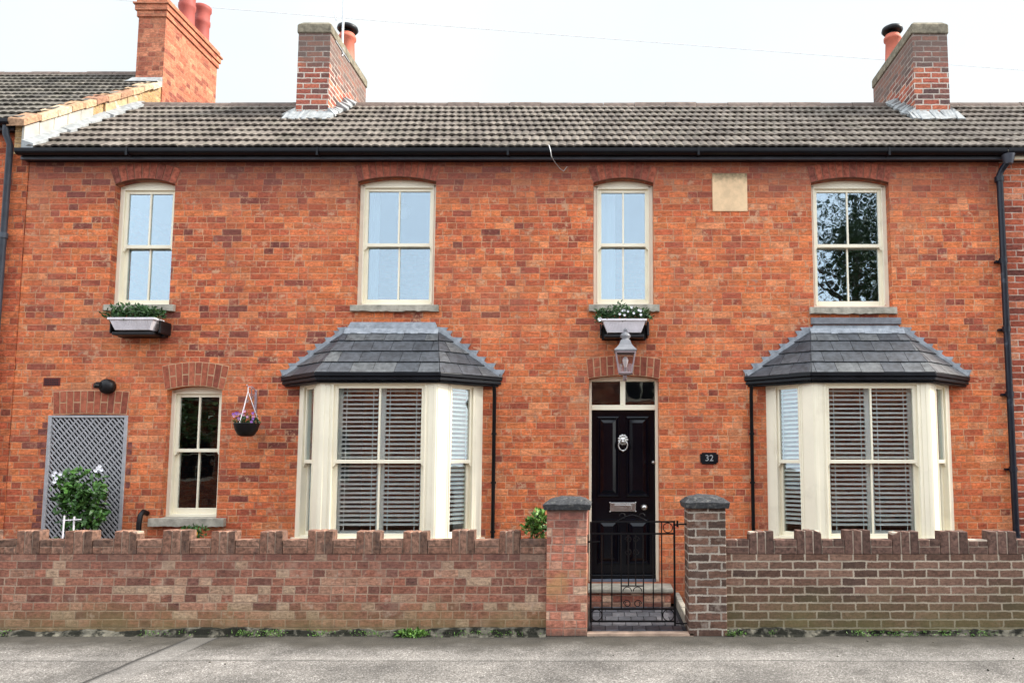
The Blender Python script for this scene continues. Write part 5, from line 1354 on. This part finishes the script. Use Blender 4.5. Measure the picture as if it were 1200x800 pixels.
# ------------------------------------------------------------------ path behind the gate
M['paver'] = island_mat('blue brick paver', [(0, (.03, .032, .04)), (.5, (.055, .058, .068)), (1, (.09, .09, .10))], rough=.6, inner=.35, scale=20, spec=.4)
b = MB(); PX0, PX1 = PL[1] + .005, PR[0] - .0
b.box(PX0, PX1 + .0, 7.0, ST_Y, -.05, .012, 1)
ry = 7.07; r_i = 0
while ry < ST_Y - .01:
    y2 = min(ry + .205, ST_Y - .004); x = PX0 + .035 - (.06 if r_i % 2 else 0)
    while x < PX1 - .04:
        x2 = min(x + .128, PX1 - .04); xa = max(x, PX0 + .03)
        if x2 - xa > .02: b.box(xa + .003, x2 - .003, ry + .003, y2 - .003, 0, .026 + random.uniform(-.002, .003))
        x += .128
    ry += .21; r_i += 1
pth = b.build('path', [M['paver'], M['recess']], bevel=.003); tag(pth, kind='structure')
b = MB(); b.box(PX0 - .002, PX1 + .04, 6.955, 7.06, -.01, .022); tag(b.build('path_edging', plain('worn edging', (.42, .30, .22), .9, .3, 9, .6)), kind='structure')
b = MB()
ey = 7.35
while ey < 8.15: b.box(PX1 + .0, PX1 + .06, ey, ey + .38, 0, .12 + random.uniform(-.01, .01)); ey += .39
ob = b.build('path_edging', M['stone'], bevel=.012); tag(ob, kind='structure')

# ------------------------------------------------------------------ gate
GY = 7.10
def gx2(px, py=670): return xat(px, py, GY)
g0, g1 = gx2(692.3), gx2(790.5); ztg, zt2_, zb1, zb0 = zat(611, GY), zat(625, GY), zat(713, GY), zat(727.5, GY)
gate = empty('garden_gate', ((g0 + g1) / 2, GY, 0), 'low black wrought iron garden gate with scrolls between the brick pillars', 'gate')
b = MB(); t = .018
b.box(g0 - t / 2, g0 + t / 2, GY - t / 2, GY + t / 2, zb0 - .01, ztg + .0); b.box(g1 - t / 2, g1 + t / 2, GY - t / 2, GY + t / 2, zb0 - .04, ztg + .01)
for z_ in (ztg, zt2_, zb1, zb0): b.box(g0 + t / 2, g1 - t / 2, GY - .007, GY + .007, z_ - .008, z_ + .008)
b.build('frame', M['blackm'], gate)
b = MB(); xs = [gx2(p) for p in (705.5, 717, 728, 736.5, 745, 754, 765.5, 775.5)]
for i, x in enumerate(xs):
    if i in (3, 4): lo, hi = zat(686, GY), zt2_
    elif i in (0, 7): lo, hi = zb0, ztg if i == 7 else zt2_
    else: lo, hi = zb1, zt2_
    b.tube([(x, GY, lo), (x, GY, hi)], .006, 6)
b.box(xs[2], xs[5], GY - .005, GY + .005, zat(686, GY) - .005, zat(686, GY) + .005)
b.build('bar', M['blackm'], gate)
b = MB()
def circ(cx_, cz_, r0, a0=0, a1=360, n=18, sp=0): MB().tube([(cx_ + (r0 - sp * i / n) * math.cos(R(a0 + (a1 - a0) * i / n)), GY, cz_ + (r0 - sp * i / n) * math.sin(R(a0 + (a1 - a0) * i / n))) for i in range(n + 1)], .0045, 6).build('scroll', M['blackm'], gate)
w8 = (xs[7] + g1) / 2; rr8 = (g1 - xs[7]) / 2 - .008
circ(w8, (ztg + zt2_) / 2, rr8 * .85); circ(w8, (zb1 + zb0) / 2, rr8); circ((g0 + xs[0]) / 2, (zb1 + zb0) / 2, rr8)
mid = (xs[2] + xs[5]) / 2
for s in (-1, 1):
    circ(mid + s * .048, zat(692.5, GY), .04, 0, 180 + 0); circ(mid + s * .05, zat(707, GY), .036, 90 - s * 90, 90 - s * 90 + s * 420, 26, .018)
    circ(mid + s * .035, zat(632, GY), .032, 90 - s * 90, 90 - s * 90 + s * 380, 22, .018); circ(mid + s * .035, zat(646, GY), .032, -90 + s * 90, -90 + s * 90 - s * 380, 22, .018)
    circ(mid + s * .09, zat(604.5, GY), .03, 90 - s * 90 , 90 - s * 90 + s * 300, 20, .012)
b.tube([(mid - .14, GY, ztg + .008), (mid - .06, GY, ztg + .05), (mid, GY, ztg + .065), (mid + .06, GY, ztg + .05), (mid + .14, GY, ztg + .008)], .0045, 6)
b.build('scroll', M['blackm'], gate)
b = MB(); b.tube([(g1, GY, ztg - .03), (g1 + .05, GY, ztg - .025), (PR[0] + .02, GY, ztg - .02)], .008, 6); b.tube([(g1 + .03, GY, ztg - .05), (g1 + .03, GY, ztg + .01)], .010, 8)
b.tube([(g1, GY, zb0 - .02), (PR[0] + .01, GY, zb0 - .02)], .008, 6); b.build('hinge', M['blackm'], gate)
b = MB(); lz_ = zat(634.5, GY); b.box(PL[1] - .001, PL[1] + .012, GY - .03, GY + .03, zat(647, GY), zat(626, GY)); b.box(PL[1] + .006, g0 + .005, GY - .01, GY + .01, lz_ - .008, lz_ + .008); b.tube([(g0 - .01, GY - .015, lz_), (g0 + .085, GY - .02, lz_ + .004)], .005, 6)
b.build('latch', M['blackm'], gate)

# ------------------------------------------------------------------ overhead cable
b = MB(); pts = []
for i in range(41):
    px = -200 + 1700 * i / 40; py = -25 + (px + 200) * .0775 + 0.000012 * (px - 650) ** 2 * -.3; x, z = at(px, py, 13.6); pts.append((x, 13.6, z))
b.tube(pts, .005, 6)
tag(b.build('overhead_cable', plain('grey cable', (.7, .7, .71), .6, .05)), 'thin grey telephone wire crossing the white sky behind the chimneys', 'cable')

# ------------------------------------------------------------------ the other side of the street (seen only in the glass)
op = empty('neighbouring_house', (-3, -5.2, 0), 'brick terrace on the opposite side of the street, behind the viewer', 'house')
holes2 = []
for cx_ in (-17, -12.5, -8, -3.5, 1.0, 5.5, 10.0):
    holes2.append([(cx_ - .6, 1.0), (cx_ + .6, 1.0), (cx_ + .6, 2.5), (cx_ - .6, 2.5)]); holes2.append([(cx_ - .5, 3.4), (cx_ + .5, 3.4), (cx_ + .5, 4.7), (cx_ - .5, 4.7)])
b = MB(); facade(b, [(-20, 0), (12, 0), (12, 5.2), (-20, 5.2)], holes2, -5.2, -.15)
b.build('wall', M['brick_right'], op, fixn=False)
MB().box(-20, 12, -11, -10.8, 0, 5.2).build('back_wall', M['brick_right'], op)
b = MB(); b.add([(-20.2, -4.9, 5.15), (12.2, -4.9, 5.15), (12.2, -8, 7.0), (-20.2, -8, 7.0), (-20.2, -11.2, 5.15), (12.2, -11.2, 5.15)], [(0, 1, 2, 3), (3, 2, 5, 4)])
b.build('roof', M['tile_left'], op, fixn=False)
for h in holes2:
    x0, x1, z0, z1 = h[0][0], h[1][0], h[0][1], h[2][1]; y = -5.3
    b = MB(); b.box(x0, x0 + .07, y - .06, y, z0, z1); b.box(x1 - .07, x1, y - .06, y, z0, z1); b.box(x0 + .07, x1 - .07, y - .06, y, z0, z0 + .07); b.box(x0 + .07, x1 - .07, y - .06, y, z1 - .07, z1)
    b.box(x0 + .07, x1 - .07, y - .05, y - .01, (z0 + z1) / 2 - .03, (z0 + z1) / 2 + .03); b.box((x0 + x1) / 2 - .02, (x0 + x1) / 2 + .02, y - .05, y - .01, z0 + .07, z1 - .07)
    wn = b.build('window', M['cream'], op)
    MB().box(x0 + .07, x1 - .07, y - .035, y - .03, z0 + .07, z1 - .07).build('pane', M['recess'], wn)
def tree(x, y, h, r, seed, label):
    rd = random.Random(seed); t = empty('street_tree', (x, y, 0), label, 'tree')
    b = MB(); b.tube([(x, y, 0), (x + .1, y, h * .3), (x, y + .1, h * .6), (x + .05, y, h * .9)], [.28, .2, .12, .04], 10)
    for i in range(12):
        a_ = rd.uniform(0, 6.28); z = h * rd.uniform(.25, .7); b.tube([(x, y, z), (x + math.cos(a_) * r * .4, y + math.sin(a_) * r * .4, z + r * .25), (x + math.cos(a_) * r * .85, y + math.sin(a_) * r * .85, z + r * .5)], [.08, .05, .02], 6)
    b.build('trunk', M['bark'], t)
    b = MB()
    for i in range(38):
        v = Vector((rd.gauss(0, 1), rd.gauss(0, 1), rd.gauss(0, 1))).normalized() * rd.uniform(.3, 1)
        c = (x + v.x * r, y + v.y * r, h * .62 + v.z * h * .36); leaves(b, ell(rd, c, (r * .32, r * .32, r * .3), 420, .2), .13, rd, 0, -.4, .55)
    b.build('crown', M['leaf_tree'], t, fixn=False)
tree(8.2, -6.8, 11.5, 3.0, 3, 'tall dense green tree across the street on the right, behind the viewer')
tree(-13.5, -3.4, 6.5, 2.4, 9, 'shorter round tree across the street on the left, behind the viewer')
